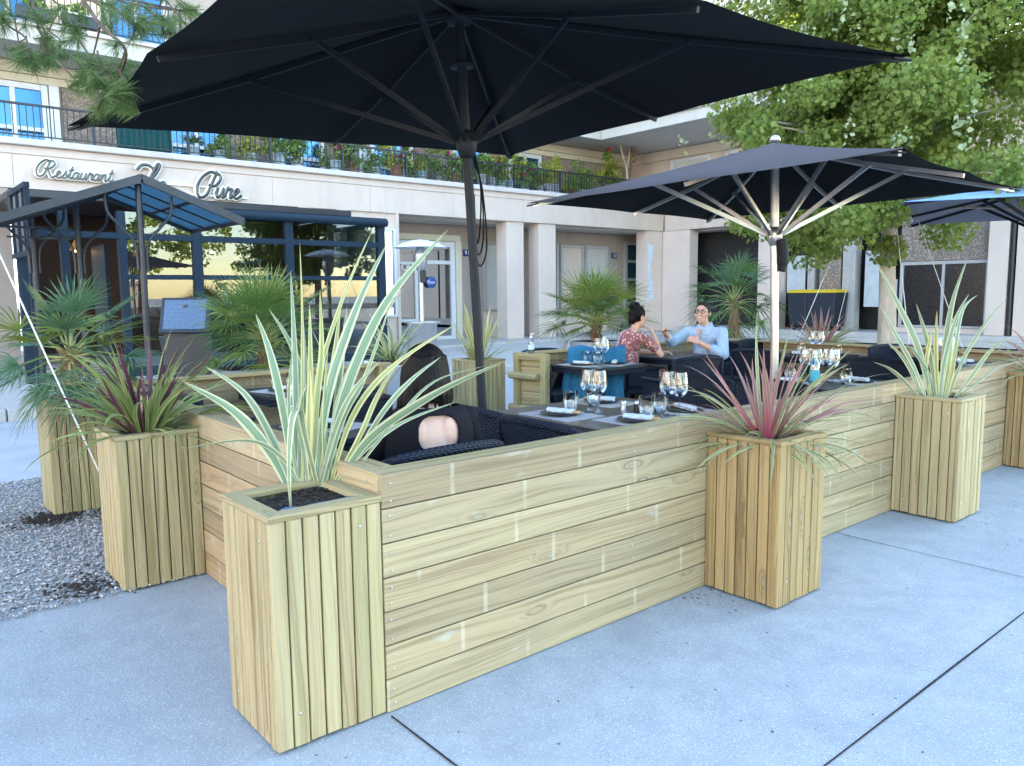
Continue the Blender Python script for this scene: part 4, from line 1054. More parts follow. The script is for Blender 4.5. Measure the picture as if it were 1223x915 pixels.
# ------------------------------------------------------------------ tableware
def wine_glass(label, p, h=.215):
    t = thing('wine_glass', label, 'wine glass', p, group='wine glasses on the tables'); k = h/.215
    b = MB(); b.lathe([(.0035*k,.095*k),(.018*k,.100*k),(.034*k,.115*k),(.041*k,.14*k),(.040*k,.165*k),(.032*k,.215*k)], 18); b.f = b.f[:-2]; b.r = b.r[:-2]; b.m = b.m[:-2]; b.s = b.s[:-2]
    b.uv = b.uv[:len(b.uv)-36]; b.build('bowl', M['glass_table'], t)
    b = MB(); b.lathe([(.034*k,0),(.033*k,.002),(.006*k,.006*k),(.0035*k,.02*k),(.0033*k,.095*k)], 14); b.build('stem', M['glass_table'], t)
    return t
def tumbler(label, p):
    t = thing('tumbler', label, 'tumbler', p, group='water tumblers on the tables')
    b = MB(); b.lathe([(.030,0),(.037,.025),(.046,.06),(.042,.122)], 16); b.f = b.f[:-1]; b.r = b.r[:-1]; b.m = b.m[:-1]; b.s = b.s[:-1]; b.uv = b.uv[:-16]; b.build('cup', M['glass_table'], t)
    b = MB(); b.lathe([(.0,.0015),(.029,.002),(.0355,.018),(.0,.02)], 14); b.build('glass_foot', M['glass_table'], t)
    return t
def plate(label, p, r=.12):
    b = MB(); b.lathe([(0,0),(r*.6,0),(r*.95,.010),(r,.014),(r*.98,.016),(r*.62,.007),(0,.006)], 26)
    o = b.build('plate', M['china']); o.location = p; return tag(o, label, 'plate', 'dark plates on the tables')
def napkin(label, p, ang):
    t = thing('napkin', label, 'napkin', p, ang, group='rolled napkins on the plates')
    b = MB(); P = [(-.085+.017*i, .003*math.sin(i*1.3), .021+.0015*math.sin(i*2.2)) for i in range(11)]; b.xf = Matrix.Diagonal((1,1.25,.8,1)); b.tube(P, [.020+.0015*math.sin(i*1.9) for i in range(11)], 10); b.xf = None
    b.build('rolled_cloth', M['napkin'], t)
    b = MB(); b.box(-.125,-.07,-.022,.022,.006,.022); b.build('napkin_ring', M['gold'], t, bevel=.006)
    return t
def mat_(label, p, ang, w=.21, d=.15):
    b = MB(); b.box(-w,w,-d,d,0,.003); o = b.build('placemat', M['mat_grey']); o.location = p; o.rotation_euler = (0,0,ang); return tag(o, label, 'placemat', 'pale placemats on the tables')
def shaker(label, p, m):
    t = thing('shaker', label, 'shaker', p, group='salt and pepper shakers')
    b = MB(); b.lathe([(.019,0),(.017,.045),(.015,.052)], 10); b.build('jar', M['glass_table'] if m == 'w' else M['dark'], t)
    b = MB(); b.lathe([(.016,.053),(.016,.066),(.01,.072)], 10); b.build('lid', M['steel'], t)
    if m == 'w': b = MB(); b.lathe([(.0,.004),(.015,.004),(.014,.036),(0,.036)], 10); b.build('salt', M['white'], t)
    return t
TZ = .7402
def setting(where, c, face, glasses=2, tumb=True, pl=True, mat=True, nap=True, gh=.255, side=1, gl_off=.0):
    """c: plate centre, face: direction (deg) from plate to the table middle"""
    a = rad(face); f = Vector((math.cos(a),math.sin(a))); s = Vector((-f.y,f.x))*side
    P = lambda u, v, z=0: Vector((c[0]+f.x*u+s.x*v, c[1]+f.y*u+s.y*v, TZ+z))
    if mat: mat_('pale placemat under the plate '+where, P(.0,0), a+PI/2)
    z = .0035 if mat else 0
    if pl: plate('dark plate with a napkin '+where, P(0,0,z))
    if nap: napkin('rolled pale napkin on the plate '+where, P(0,0,z+.006 if pl else z), a+PI/2+(.3*side))
    if glasses > 0: wine_glass('wine glass nearer the plate '+where, P(.20+gl_off,-.03), gh)
    if glasses > 1: wine_glass('wine glass farther along '+where, P(.20+gl_off,-.115), gh)
    if tumb: tumbler('water tumbler '+where, P(.15+gl_off,.07))
setting('by the parasol pole, front table', (1.80,1.02), 0)
setting('by the fence, near side of front table', (1.95,.56), 0, glasses=0)
setting('away from the fence, far side of front table', (2.36,1.22), 180, glasses=0)
setting('by the fence, far side of front table', (2.44,.62), 180, glasses=2, side=-1)
shaker('clear salt shaker amid the glasses of the front table', Vector((2.13,.83,TZ)), 'w'); shaker('dark pepper shaker beside the salt on the front table', Vector((2.19,.78,TZ)), 'd')
setting('at the gate side of the small dark table', (4.12,3.16), 0)
setting('at the jacket side of the small dark table', (4.42,3.0), 110, glasses=0)
setting('at the back of the middle table', (4.18,.98), 0)
setting('at the fence side of the middle table', (4.58,.62), 150)
shaker('dark pepper shaker on the middle table', Vector((4.36,.80,TZ)), 'd')
setting('on the table below the reddish cordyline', (6.66,2.30), 0, mat=False)
setting('at the right under the reddish cordyline', (6.9,2.05), 200, glasses=0, mat=False)
setting('on the table seen past the cream flax', (6.78,.68), 170)
setting('on the back left table', (1.1,3.25), 20, glasses=0)
setting('at the right of the back left table', (1.55,3.3), 160, glasses=0, tumb=False)
setting('on the table of the long haired woman', (.62,1.62), 200, glasses=1)
def bottle(label, p, k='clear'):
    t = thing('bottle', label, 'bottle', p, group='bottles on the terrace')
    if k == 'gel':
        b = MB(); b.lathe([(.030,0),(.032,.01),(.031,.10),(.024,.13),(.012,.142),(.011,.15)], 14); b.build('flask', M['glass_table'], t)
        b = MB(); b.lathe([(0,.006),(.029,.006),(.029,.098),(0,.1)], 12); b.build('gel', glass('clear gel', .12, (.72,.84,.93)), t)
        b = MB(); b.lathe([(.013,.15),(.013,.168),(.005,.17),(.005,.19)], 10); b.box(-.008,.035,-.006,.006,.186,.196); b.build('pump', M['white_plastic'], t)
        b = MB(); b.lathe([(.0325,.035),(.0325,.085)], 14); b.f = b.f[:-2]; b.r=b.r[:-2]; b.m=b.m[:-2]; b.s=b.s[:-2]; b.uv=b.uv[:-28]; b.build('label', plain('pale bottle label', (.55,.66,.8), .5), t)
    else:
        b = MB(); b.lathe([(.034,0),(.036,.01),(.036,.14),(.028,.18),(.014,.21),(.013,.235)], 14); b.build('flask', glass('teal tinted glass', .12, (.35,.68,.74)), t)
        b = MB(); b.lathe([(.0365,.04),(.0365,.125)], 14); b.build('label', M['label_teal'], t)
        b = MB(); b.lathe([(.015,.235),(.015,.26),(0,.262)], 10); b.build('cap', M['white_plastic'], t)
    return t
gp = GT.matrix_world @ Vector((.24,-.025,.852))
bottle('clear hand gel pump bottle standing on the open gate', gp, 'gel')
bottle('teal labelled bottle on the middle table behind the pink cordyline', Vector((4.10,.72,TZ)))
bottle('teal labelled bottle on the small table before the jacket', Vector((4.50,3.22,TZ)))
# ------------------------------------------------------------------ blades, palms and trees
def strip(mb, pts, w, side=None, fold=.22, prof=None, twist=0.0):
    """a folded leaf blade along pts; w its widest width"""
    k = len(pts); vs = []; n = k-1
    for i, p in enumerate(pts):
        t = i/n; T = (pts[min(i+1,n)]-pts[max(i-1,0)]).normalized()
        s = (side - T*side.dot(T)); s = s.normalized() if s.length > 1e-4 else T.orthogonal().normalized()
        if twist: s = Matrix.Rotation(twist*t, 3, T) @ s
        nm = s.cross(T)
        ww = (prof(t) if prof else min(1, .55+1.6*t)*min(1, (1-t)*2.6+.02)**.9)*w*.5
        vs += [p+s*ww, p-nm*ww*2*fold, p-s*ww]
    fs = []; uv = []
    for i in range(n):
        a = 3*i; t0, t1 = i/n, (i+1)/n
        fs += [(a,a+1,a+4,a+3),(a+1,a+2,a+5,a+4)]
        uv += [[(0,t0),(.5,t0),(.5,t1),(0,t1)],[(.5,t0),(1,t0),(1,t1),(.5,t1)]]
    mb.add(vs, fs, uv, True)
def arc(base, az, L, el0, droop, n=10, power=1.6, bend=0.0):
    pts = [Vector(base)]; p = Vector(base)
    for i in range(n):
        t = (i+.5)/n; el = el0-droop*t**power; a = az+bend*t
        p = p+Vector((math.cos(el)*math.cos(a), math.cos(el)*math.sin(a), math.sin(el)))*(L/n); pts.append(p.copy())
    return pts
def flax(name, label, cat, base, blades, seed, mats, group=None, basespread=.05, parts=('leaf',)):
    """blades: list of (count, length range, elevation range, droop range, width, material index)"""
    r = random.Random(seed); t = thing(name, label, cat, base, group=group); mbs = [MB() for _ in mats]; names = ['foliage']*len(mats)
    for (cnt, Lr, er, dr, w, mi) in blades:
        for i in range(cnt):
            az = r.random()*2*PI; rr = basespread*r.random()**.6
            mbs[mi].R = r.random()
            P = arc((rr*math.cos(az), rr*math.sin(az), -.03), az+r.uniform(-.3,.3), r.uniform(*Lr), rad(r.uniform(*er)), rad(r.uniform(*dr)), 11, r.uniform(1.1,2.6), r.uniform(-.7,.7))
            sd = Vector((-math.sin(az), math.cos(az), 0)); strip(mbs[mi], P, w*r.uniform(.75,1.15), sd, .2, None, r.uniform(-1.1,1.1))
    for mb, m, nm in zip(mbs, mats, names):
        if mb.f: mb.build('foliage', m, t)
    return t
# the big cream edged flax at the near corner: blades follow the photographed plant, spread in depth round the planter
FX = thing('flax_plant', 'large cream edged flax with long sword leaves in the near corner planter', 'flax plant', (-.195,.20,PH-.04), group='flax plants in planters')
r5 = random.Random(21); D0 = 2.86
FB = [ # pixel polyline, depth at the tip relative to the base, width in metres
 ([(384,588),(412,470),(462,360),(536,273)], .30, .048), ([(376,588),(392,470),(425,370),(462,291)], .10, .042), ([(366,590),(376,470),(408,360),(444,276)], .22, .020),
 ([(352,588),(353,480),(351,400),(347,322)], .12, .030), ([(362,590),(361,470),(361,380),(358,288)], .0, .013), ([(352,585),(338,490),(322,420),(305,374)], -.05, .036),
 ([(346,586),(318,535),(278,490),(217,455)], -.18, .046), ([(350,586),(328,530),(292,470),(244,437)], .12, .032), ([(362,588),(338,548),(296,526),(212,537)], -.20, .022),
 ([(392,588),(420,500),(466,440),(546,386)], .02, .026), ([(398,590),(440,525),(520,470),(606,430)], -.25, .042), ([(402,588),(452,500),(490,455),(527,426)], .2, .024),
 ([(388,590),(404,480),(440,400),(484,344)], .25, .032), ([(372,590),(378,480),(384,420),(382,345)], -.1, .030), ([(380,590),(398,520),(420,470),(455,430)], -.15, .028),
 ([(358,590),(368,520),(366,450),(362,380)], .2, .028), ([(392,590),(430,520),(452,470),(480,425)], .1, .022), ([(368,588),(360,520),(334,470),(322,452)], .15, .024),
 ([(375,590),(388,500),(400,420),(407,360)], .3, .03), ([(384,590),(410,500),(436,450),(470,352)], -.05, .022), ([(405,588),(470,505),(520,455),(585,436)], .25, .016),
 ([(396,590),(428,545),(480,505),(545,480)], .3, .02), ([(360,590),(350,540),(345,470),(352,400)], -.12, .018)]
fm, fy, fd = MB(), MB(), MB()
for i, (pp, dd, w) in enumerate(FB):
    n = len(pp); ctl = []
    for j, (u,v) in enumerate(pp):
        t = j/(n-1); ctl.append(at(u, v, D0+dd*t*t+(r5.random()-.5)*.03*(1-t)))
    P = cat_rom(ctl, 6); mb = fy if i in (2,4,9,13,16,18) else fm
    mb.R = r5.random(); T = P[len(P)//2]-P[0]; view = (P[len(P)//2]-CAM).normalized()
    sd = T.cross(view).normalized(); sd = Matrix.Rotation(r5.uniform(-.55,.55), 3, T.normalized()) @ sd
    strip(mb, P, w*.88, sd, .14, lambda t: min(1,.5+1.4*t)*min(1,(1-t)*2.2+.0)**.85, r5.uniform(-.35,.35))
for i in range(9):
    u0 = 374+r5.uniform(-16,22); uu = u0+r5.gauss(8,26); vt = r5.uniform(355,505); dd = r5.uniform(-.12,.3); mb = (fm,fy,fm)[i%3]
    ctl = [at(u0+r5.uniform(-4,4),588,D0+r5.uniform(-.03,.05)), at(u0*.7+uu*.3, 588*.6+vt*.4, D0+dd*.3), at(u0*.25+uu*.75+r5.uniform(-5,5), 588*.25+vt*.75, D0+dd*.65), at(uu+r5.gauss(0,10), vt, D0+dd)]
    mb.R = r5.random(); P = cat_rom(ctl, 6); sd = Matrix.Rotation(r5.uniform(-1,1), 3, (P[9]-P[0]).normalized()) @ (P[9]-P[0]).cross((P[9]-CAM)).normalized()
    strip(mb, P, r5.uniform(.018,.036), sd, .16, lambda t: min(1,.5+1.4*t)*min(1,(1-t)*2.2)**.85, r5.uniform(-.4,.4))
# the one leaf that kinks over the rim and hangs down in front
ctl = [at(380,585,D0), at(364,520,D0-.12), at(358,492,D0-.20), at(349,500,D0-.245), at(345,560,D0-.26), at(349,632,D0-.255)]
fm.R = .37; P = cat_rom(ctl, 6); strip(fm, P, .030, (_r*.9+_u*.1-_f*.25).normalized(), .15, lambda t: min(1,.55+1.4*t)*min(1,(1-t)*2.2)**.8)
for pp in ([(404,588),(450,480),(485,430),(515,396)], [(356,585),(352,540),(345,520),(338,505)]):
    ctl = [at(u, v, D0+.25*j/3) for j, (u,v) in enumerate(pp)]; fd.R = r5.random(); strip(fd, cat_rom(ctl, 6), .012, (_r+_u).normalized(), .3)
inv = MWS[FX.name].inverted()
for mb, m in ((fm,'phormium'),(fy,'phormium_y'),(fd,'dry')):
    mb.v = [tuple(inv @ Vector(p)) for p in mb.v]; mb.build('foliage', M[m], FX)

def base_of(p): return Vector((p.location.x+PW/2, p.location.y+PW/2, PH-.035))
flax('cordyline', 'green cordyline with dark purple heart in the second left planter', 'cordyline', base_of(PL2),
     [(84,(.40,.68),(22,74),(30,85),.020,0),(30,(.35,.6),(45,85),(10,50),.018,0),(26,(.38,.60),(45,84),(5,40),.024,1),(14,(.4,.6),(5,30),(45,75),.018,0)], 31, [M['flax_green'], M['cord_purple']], 'cordylines in planters', .04)
flax('cordyline', 'pink and cream cordyline spilling over the golden planter', 'cordyline', base_of(PL3),
     [(22,(.38,.60),(55,86),(2,30),.019,0),(16,(.4,.66),(25,62),(10,50),.017,0),(18,(.42,.66),(35,75),(10,55),.017,1),(52,(.36,.62),(2,42),(35,85),.017,1),(18,(.3,.5),(-8,25),(50,85),.017,1)], 33, [M['cord_pink'], M['cord_green']], 'cordylines in planters', .035)
flax('cordyline', 'green and red cordyline cut by the photo edge in the farthest front planter', 'cordyline', base_of(PL5),
     [(24,(.4,.6),(45,85),(5,40),.022,0),(40,(.4,.65),(15,50),(30,75),.02,1)], 35, [M['cord_pink'], M['cord_green']], 'cordylines in planters', .04)
flax('cordyline', 'reddish cordyline rising behind the far end fence', 'cordyline', base_of(PL8),
     [(26,(.4,.6),(50,85),(2,30),.026,0),(44,(.38,.62),(20,60),(25,70),.022,1)], 36, [M['cord_pink'], M['cord_green']], 'cordylines in planters', .04)
# upright cream flax in the far planter
bx = base_of(PL4); FX4 = thing('flax_plant', 'upright cream edged flax in the pale far planter', 'flax plant', bx, group='flax plants in planters'); D4 = (bx-CAM).dot(_f)
FB4 = [([(1124,476),(1128,420),(1138,360),(1156,307)],.1,.042),([(1122,476),(1128,430),(1142,380),(1158,350)],-.1,.036),([(1112,476),(1098,420),(1076,370),(1045,310)],.05,.046),
 ([(1106,476),(1092,440),(1070,400),(1050,362)],-.15,.032),([(1118,476),(1112,430),(1104,395),(1094,362)],.2,.038),([(1128,476),(1140,420),(1150,370),(1168,352)],.25,.026),
 ([(1120,476),(1118,430),(1118,400),(1119,370)],-.2,.034),([(1132,476),(1150,430),(1178,385),(1203,356)],-.05,.024),([(1100,478),(1080,455),(1062,440),(1042,432)],-.25,.03),
 ([(1102,478),(1086,440),(1072,420),(1052,402)],.15,.024),([(1138,478),(1160,450),(1182,420),(1205,402)],-.2,.028),([(1140,478),(1170,455),(1190,440),(1222,430)],.2,.018),
 ([(1110,476),(1106,440),(1110,410),(1112,392)],0,.03),([(1126,476),(1132,440),(1136,410),(1136,380)],.0,.03),([(1116,476),(1108,445),(1092,420),(1080,410)],-.2,.026),([(1130,476),(1136,450),(1140,430),(1146,404)],-.2,.026)]
fm, fy = MB(), MB()
for i, (pp, dd, w) in enumerate(FB4):
    ctl = [at(u, v, D4+dd*(j/3)**2+(r5.random()-.5)*.06*(1-j/3)) for j, (u,v) in enumerate(pp)]
    P = cat_rom(ctl, 5); mb = fy if i in (6,12,13,15) else fm; mb.R = r5.random(); T = P[len(P)//2]-P[0]
    sd = T.cross((P[0]-CAM).normalized()).normalized(); sd = Matrix.Rotation(r5.uniform(-.6,.6), 3, T.normalized()) @ sd
    strip(mb, P, w*.9, sd, .18, lambda t: min(1,.5+1.4*t)*min(1,(1-t)*2.2)**.85, r5.uniform(-.3,.3))
inv = MWS[FX4.name].inverted()
for mb, m in ((fm,'phormium'),(fy,'phormium_y')):
    mb.v = [tuple(inv @ Vector(p)) for p in mb.v]; mb.build('foliage', M[m], FX4)
flax('flax_plant', 'yellow green flax in the planter behind the gate', 'flax plant', base_of(PL7),
     [(20,(.45,.72),(62,88),(0,22),.03,0),(18,(.35,.6),(25,65),(20,60),.024,0)], 41, [M['phormium_y']], 'flax plants in planters', .06)
wp = at(467,437,10.6); wp.z = .004 if wp.y < 8.5 else .15
WPOT = thing('white_pot', 'square white planter pot with a small flax before the patio heater', 'pot', wp)
b = MB(); b.add([(-.2,-.2,0),(.2,-.2,0),(.2,.2,0),(-.2,.2,0),(-.27,-.27,.55),(.27,-.27,.55),(.27,.27,.55),(-.27,.27,.55)], [(0,3,2,1),(0,1,5,4),(1,2,6,5),(2,3,7,6),(3,0,4,7),(4,5,6,7)]); b.build('pot', M['white_plastic'], WPOT, bevel=.012)
b = MB(); b.box(-.24,.24,-.24,.24,.551,.56); b.build('soil', M['soil'], WPOT)
flax('flax_plant', 'drooping green flax in the white pot', 'flax plant', wp+Vector((0,0,.56)), [(26,(.5,.85),(35,80),(20,70),.03,0),(26,(.4,.7),(20,70),(50,110),.022,1)], 43, [M['phormium_y'], M['flax_green']], 'flax plants in planters', .08)

# ---- fan palms
def fan(mb, hub, d, R, spread, nl, w, r, cup=.25, droop=.25):
    """palmate leaf: leaflets radiating from hub round direction d"""
    d = d.normalized(); up = Vector((0,0,1)); s = d.cross(up); s = s.normalized() if s.length > .05 else Vector((1,0,0)); n = s.cross(d)
    roll = r.uniform(-.5,.5); s, n = s*math.cos(roll)+n*math.sin(roll), n*math.cos(roll)-s*math.sin(roll)
    mb.R = r.random(); R0 = mb.R
    for i in range(nl):
        a = -spread+2*spread*i/(nl-1); L = R*(1-.22*(abs(a)/spread)**2)*r.uniform(.92,1.05)
        e = d*math.cos(a)+s*math.sin(a)
        P = []
        for j in range(5):
            t = j/4; P.append(hub+e*(L*t)+n*(cup*R*.35*math.sin(t*PI*.8)*abs(math.sin(a)))-up*(droop*L*t**2.5*r.uniform(.6,1.3)))
        mb.R = R0*.8+.2*r.random()
        strip(mb, P, w, (s*math.cos(a)-d*math.sin(a)), .25, lambda t: (.6+.8*t if t < .5 else 1)*min(1,(1-t)*1.6)**.8)
def fan_palm(label, base, stem_h, nf, pet, R, seed, mats, el=(-25,80), dead=3, nl=15, w=.019, trunk=True, name='fan_palm', droop=.25, tr=.06):
    r = random.Random(seed); t = thing(name, label, 'palm', base, group='fan palms of the terrace')
    mbs = [MB() for _ in mats]; st = MB(); dm = MB(); top = Vector((0,0,stem_h))
    for i in range(nf):
        az = i*2.39996+r.uniform(-.3,.3); q = (i+.5)/nf; e = rad(el[1]+(el[0]-el[1])*q**.85+r.uniform(-10,10)); L = pet*r.uniform(.6,1.15)
        d = Vector((math.cos(e)*math.cos(az), math.cos(e)*math.sin(az), math.sin(e)))
        b0 = top+Vector((0,0,-.12*q*stem_h)); h = b0+d*L-Vector((0,0,.08*L)); st.R = r.random()
        st.tube([b0, b0+d*L*.5+Vector((0,0,.02)), h], [.009,.007,.005], 5)
        dd = (d+Vector((0,0,-.12-.15*q))).normalized(); k = 0 if r.random() < .72 or len(mats) == 1 else 1
        fan(mbs[k], h, dd, R*r.uniform(.8,1.1), rad(r.uniform(75,105)), nl, w, r, .3, droop*(.5+q))
    for i in range(dead):
        az = r.random()*6.28; e = rad(r.uniform(-50,-10)); d = Vector((math.cos(e)*math.cos(az), math.cos(e)*math.sin(az), math.sin(e)))
        h = top*.7+d*pet*.8; st.tube([top*.7, h], [.007,.005], 5); fan(dm, h, (d+Vector((0,0,-.6))).normalized(), R*.7, rad(60), 12, w*.6, r, .3, .5)
    for mb, m in zip(mbs, mats):
        if mb.f: mb.build('fronds', m, t)
    st.build('petioles', M['flax_green'], t)
    if dm.f: dm.build('dry_fronds', M['dry'], t)
    b = MB(); P = [(0,0,-.03)]+[(.006*math.sin(i*2),.006*math.cos(i*3),stem_h*i/5) for i in range(1,6)]; b.tube(P, [tr*1.15,tr*1.1,tr*1.1,tr,tr*.95,tr*.6], 10)
    for i in range(60):
        z = stem_h*r.random(); a = r.random()*6.28; b.bar((tr*.8*math.cos(a),tr*.8*math.sin(a),z),(tr*1.5*math.cos(a),tr*1.5*math.sin(a),z+.06),.012,.006)
    b.build('trunk', M['fibre'], t)
    return t
fan_palm('blue green fan palm in the slatted planter at the far left', base_of(PL6), .32, 32, .36, .36, 51, [M['palm_b'], M['palm_y']], (-42,82), 2, 17, .018, droop=.14, tr=.05)
pg = at(318,436,7.1); pg.z = .004
def trough(label, x, y, z, w, d, h, rz=0):
    t = thing('grey_trough', label, 'planter', (x,y,z), rz, group='grey resin planters')
    b = MB(); b.add([(-w*.92,-d*.92,0),(w*.92,-d*.92,0),(w*.92,d*.92,0),(-w*.92,d*.92,0),(-w,-d,h),(w,-d,h),(w,d,h),(-w,d,h)], [(0,3,2,1),(0,1,5,4),(1,2,6,5),(2,3,7,6),(3,0,4,7),(4,5,6,7)]); b.build('pot', M['grey_pot'], t, bevel=.01)
    b = MB(); b.box(-w+.03,w-.03,-d+.03,d-.03,h+.001,h+.008); b.build('soil', M['soil'], t); return t
trough('long grey resin planter behind the back left fence', pg.x, pg.y, .004, .42, .2, .80)
fan_palm('bushy round fan palm in the long grey planter at the back left', Vector((pg.x,pg.y,.81)), .24, 66, .45, .37, 52, [M['palm'], M['palm_y']], (-22,86), 7, 15, .017, droop=.15)
trough('small grey resin planter at the right end of the back left fence', 2.75, 4.6, .004, .3, .2, .74)
pm = at(712,412,9.75); pm.z = .004
trough('pale grey resin planter behind the back right fence', pm.x, pm.y, .004, .27, .2, .84)
fan_palm('yellow green bushy fan palm behind the woman in the floral dress', Vector((pm.x,pm.y,.85)), .22, 54, .46, .42, 53, [M['palm_y'], M['palm']], (-2,86), 5, 14, .018, droop=.16)
pr = at(876,408,10.7); pr.z = .004
trough('grey resin planter hidden behind the dining man', pr.x, pr.y, .004, .25, .25, .55)
fan_palm('spiky fan palm with brown trunk behind the dining man', Vector((pr.x,pr.y,.56)), .78, 36, .50, .40, 54, [M['palm'], M['palm_b']], (-40,82), 3, 14, .017, droop=.3, tr=.065)

# ---- broadleaf tree with guy ropes
TB = at(1058,410,11); TB.z = 0
TR = thing('broadleaf_tree', 'leafy young tree with pale trunk spreading over the right side', 'tree', TB)
b = MB(); b.tube(cat_rom([(0,0,-.05),(.01,0,1.0),(.0,.03,2.0),(.04,.0,3.0),(.02,.05,4.2),(.0,.0,5.8)],4), [.135-.0045*i for i in range(21)], 14); b.build('trunk', M['bark'], TR)
rt = random.Random(77); br = MB(); lf = MB(); lp = MB(); cl = []
axR = Vector((_r.x,_r.y,0)).normalized(); axF = Vector((_f.x,_f.y,0)).normalized()
for i in range(46):
    az = i*2.39996; z0 = 2.3+3.2*(i/46); L = rt.uniform(1.5,2.6)*(1-.25*(i/46)); e = rad(rt.uniform(-5,45))
    d = Vector((math.cos(e)*math.cos(az), math.cos(e)*math.sin(az), math.sin(e)))
    P = [Vector((0,0,z0)), Vector((0,0,z0))+d*L*.4+Vector((0,0,.05)), Vector((0,0,z0))+d*L*.75-Vector((0,0,.05)), Vector((0,0,z0))+d*L-Vector((0,0,.22))]
    br.tube(P, [.035,.022,.013,.005], 6)
    for q in (.35,.55,.72,.88,1.0):
        c = Vector((0,0,z0))+d*L*q-Vector((0,0,.2*q*q)); cl.append((c+Vector((rt.gauss(0,.22),rt.gauss(0,.22),rt.gauss(0,.2))), rt.uniform(.26,.46)))
for i in range(60):   # fill towards the outside and the hanging skirt
    az = rt.random()*6.28; rr = rt.uniform(1.2,2.5); z = rt.uniform(2.3,6.2); cl.append((Vector((rr*math.cos(az), rr*math.sin(az), z)), rt.uniform(.3,.5)))
for k in range(40):
    o = axR*rt.uniform(-2.3,2.4)+axF*rt.uniform(-1.2,1.2); cl.append((Vector((o.x,o.y,rt.uniform(4.2,6.8))), rt.uniform(.35,.5)))
for k in range(26):
    o = axR*rt.uniform(-1.95,2.2)+axF*rt.uniform(-1.6,.6); cl.append((Vector((o.x,o.y,rt.uniform(1.95,2.75))), rt.uniform(.22,.36)))
br.build('branches', M['bark'], TR)
def leafq(mb, p, s, n, r):
    n = n.normalized(); a = n.orthogonal().normalized(); a = Matrix.Rotation(r.random()*6.28, 3, n) @ a; c = n.cross(a); mb.R = r.random()
    mb.add([p-a*s*.5, p-a*s*.12+c*s*.46-n*s*.1, p+a*s*.28+c*s*.26-n*s*.06, p+a*s*.62-n*s*.12, p+a*s*.28-c*s*.26-n*s*.06, p-a*s*.12-c*s*.46-n*s*.1], [(0,1,2,3,4,5)][0:0] or [(0,3,2,1),(0,5,4,3)])
for c, rr in cl:
    q_ = TB+c-CAM; dq = q_.dot(_f)
    if 611+FPX*q_.dot(_r)/dq > 1066 and dq < 12.2 and 457-FPX*q_.dot(_u)/dq > 214: continue
    nleaf = int(400*rr/.36)
    for i in range(nleaf):
        v = Vector((rt.gauss(0,1),rt.gauss(0,1),rt.gauss(0,1))); v = v.normalized()*rr*rt.random()**.42; v.z *= .8
        p = c+v; out = Vector((p.x,p.y,(p.z-4.0)*.6)).normalized()
        leafq(lf, p, .030+.062*rt.random()**1.4, out*.7+Vector((rt.gauss(0,.55),rt.gauss(0,.55),.25+rt.gauss(0,.45))), rt)
for k in range(120):    # pale young shoots standing out of the crown
    az = rt.random()*6.28; rr = rt.uniform(1.7,2.75); z = rt.uniform(2.6,5.6); p = Vector((rr*math.cos(az), rr*math.sin(az), z)); L = rt.uniform(.3,.75)
    d = Vector((.25*math.cos(az)+rt.gauss(0,.12), .25*math.sin(az)+rt.gauss(0,.12), 1)).normalized()
    br2 = [p+d*L*j/6 for j in range(7)]
    for j in range(20):
        q = p+d*L*rt.random(); leafq(lp, q+Vector((rt.gauss(0,.03),rt.gauss(0,.03),0)), rt.uniform(.045,.075)*(1.1-.5*j/18), Vector((rt.gauss(0,1),rt.gauss(0,1),rt.gauss(.3,.6))), rt)
lf.build('crown', M['leaf'], TR); lp.build('young_shoots', M['leaf_pale'], TR)
apex = at(1059,151,11)
def rope(label, a, b_):
    bb = MB(); bb.tube([a+(b_-a)*(i/8)-Vector((0,0,.03*math.sin(PI*i/8))) for i in range(9)], .0055, 6); return tag(bb.build('guy_rope', M['rope']), label, 'rope', 'white guy ropes staying the trees')
for lab, u, v in (('white guy rope leaning farthest left of the pale trunk',926,468),('white guy rope just left of the pale trunk, steeper than its neighbour',984,452),('white guy rope just right of the pale trunk, almost vertical',1094,486),('white guy rope slanting down to the right behind the cream flax',1169,470)):
    d = at(u,v,1)-CAM; g = CAM+d*(-CAM.z/d.z); rope(lab, apex, g)

# ---- pine at the left with hanging branches
PT = Vector((-1.45,3.75,0))
PN = thing('pine_tree', 'pine tree whose needle branches hang in at the top left', 'tree', PT)
b = MB(); b.tube([(0,0,-.05),(.03,.02,1.5),(.0,.06,3.0),(.05,.0,4.5),(.02,.0,6)], [.14,.12,.10,.07,.03], 12); b.build('trunk', M['bark_dark'], PN)
rp = random.Random(88); br = MB(); nd = MB(); top = PT
TW = [ # branch polylines in photo pixels with depth
 ([(-120,-160),(20,-30),(45,30),(60,62)],4.75,.014), ([(-40,-120),(80,-20),(120,30),(150,60),(140,95),(128,118)],3.92,.014), ([(60,-60),(130,-5),(190,10),(235,12)],4.9,.012),
 ([(-40,-60),(0,20),(30,45),(40,75)],4.6,.010), ([(100,-30),(165,35),(205,40)],4.85,.009), ([(120,30),(110,70),(100,88)],3.93,.006), ([(150,60),(138,88),(110,104)],3.9,.006),
 ([(20,-30),(78,12),(92,40)],4.7,.008), ([(-60,-40),(-20,5),(5,22)],4.6,.008), ([(80,-20),(140,20),(170,30)],4.7,.007)]
inv = MWS[PN.name].inverted()
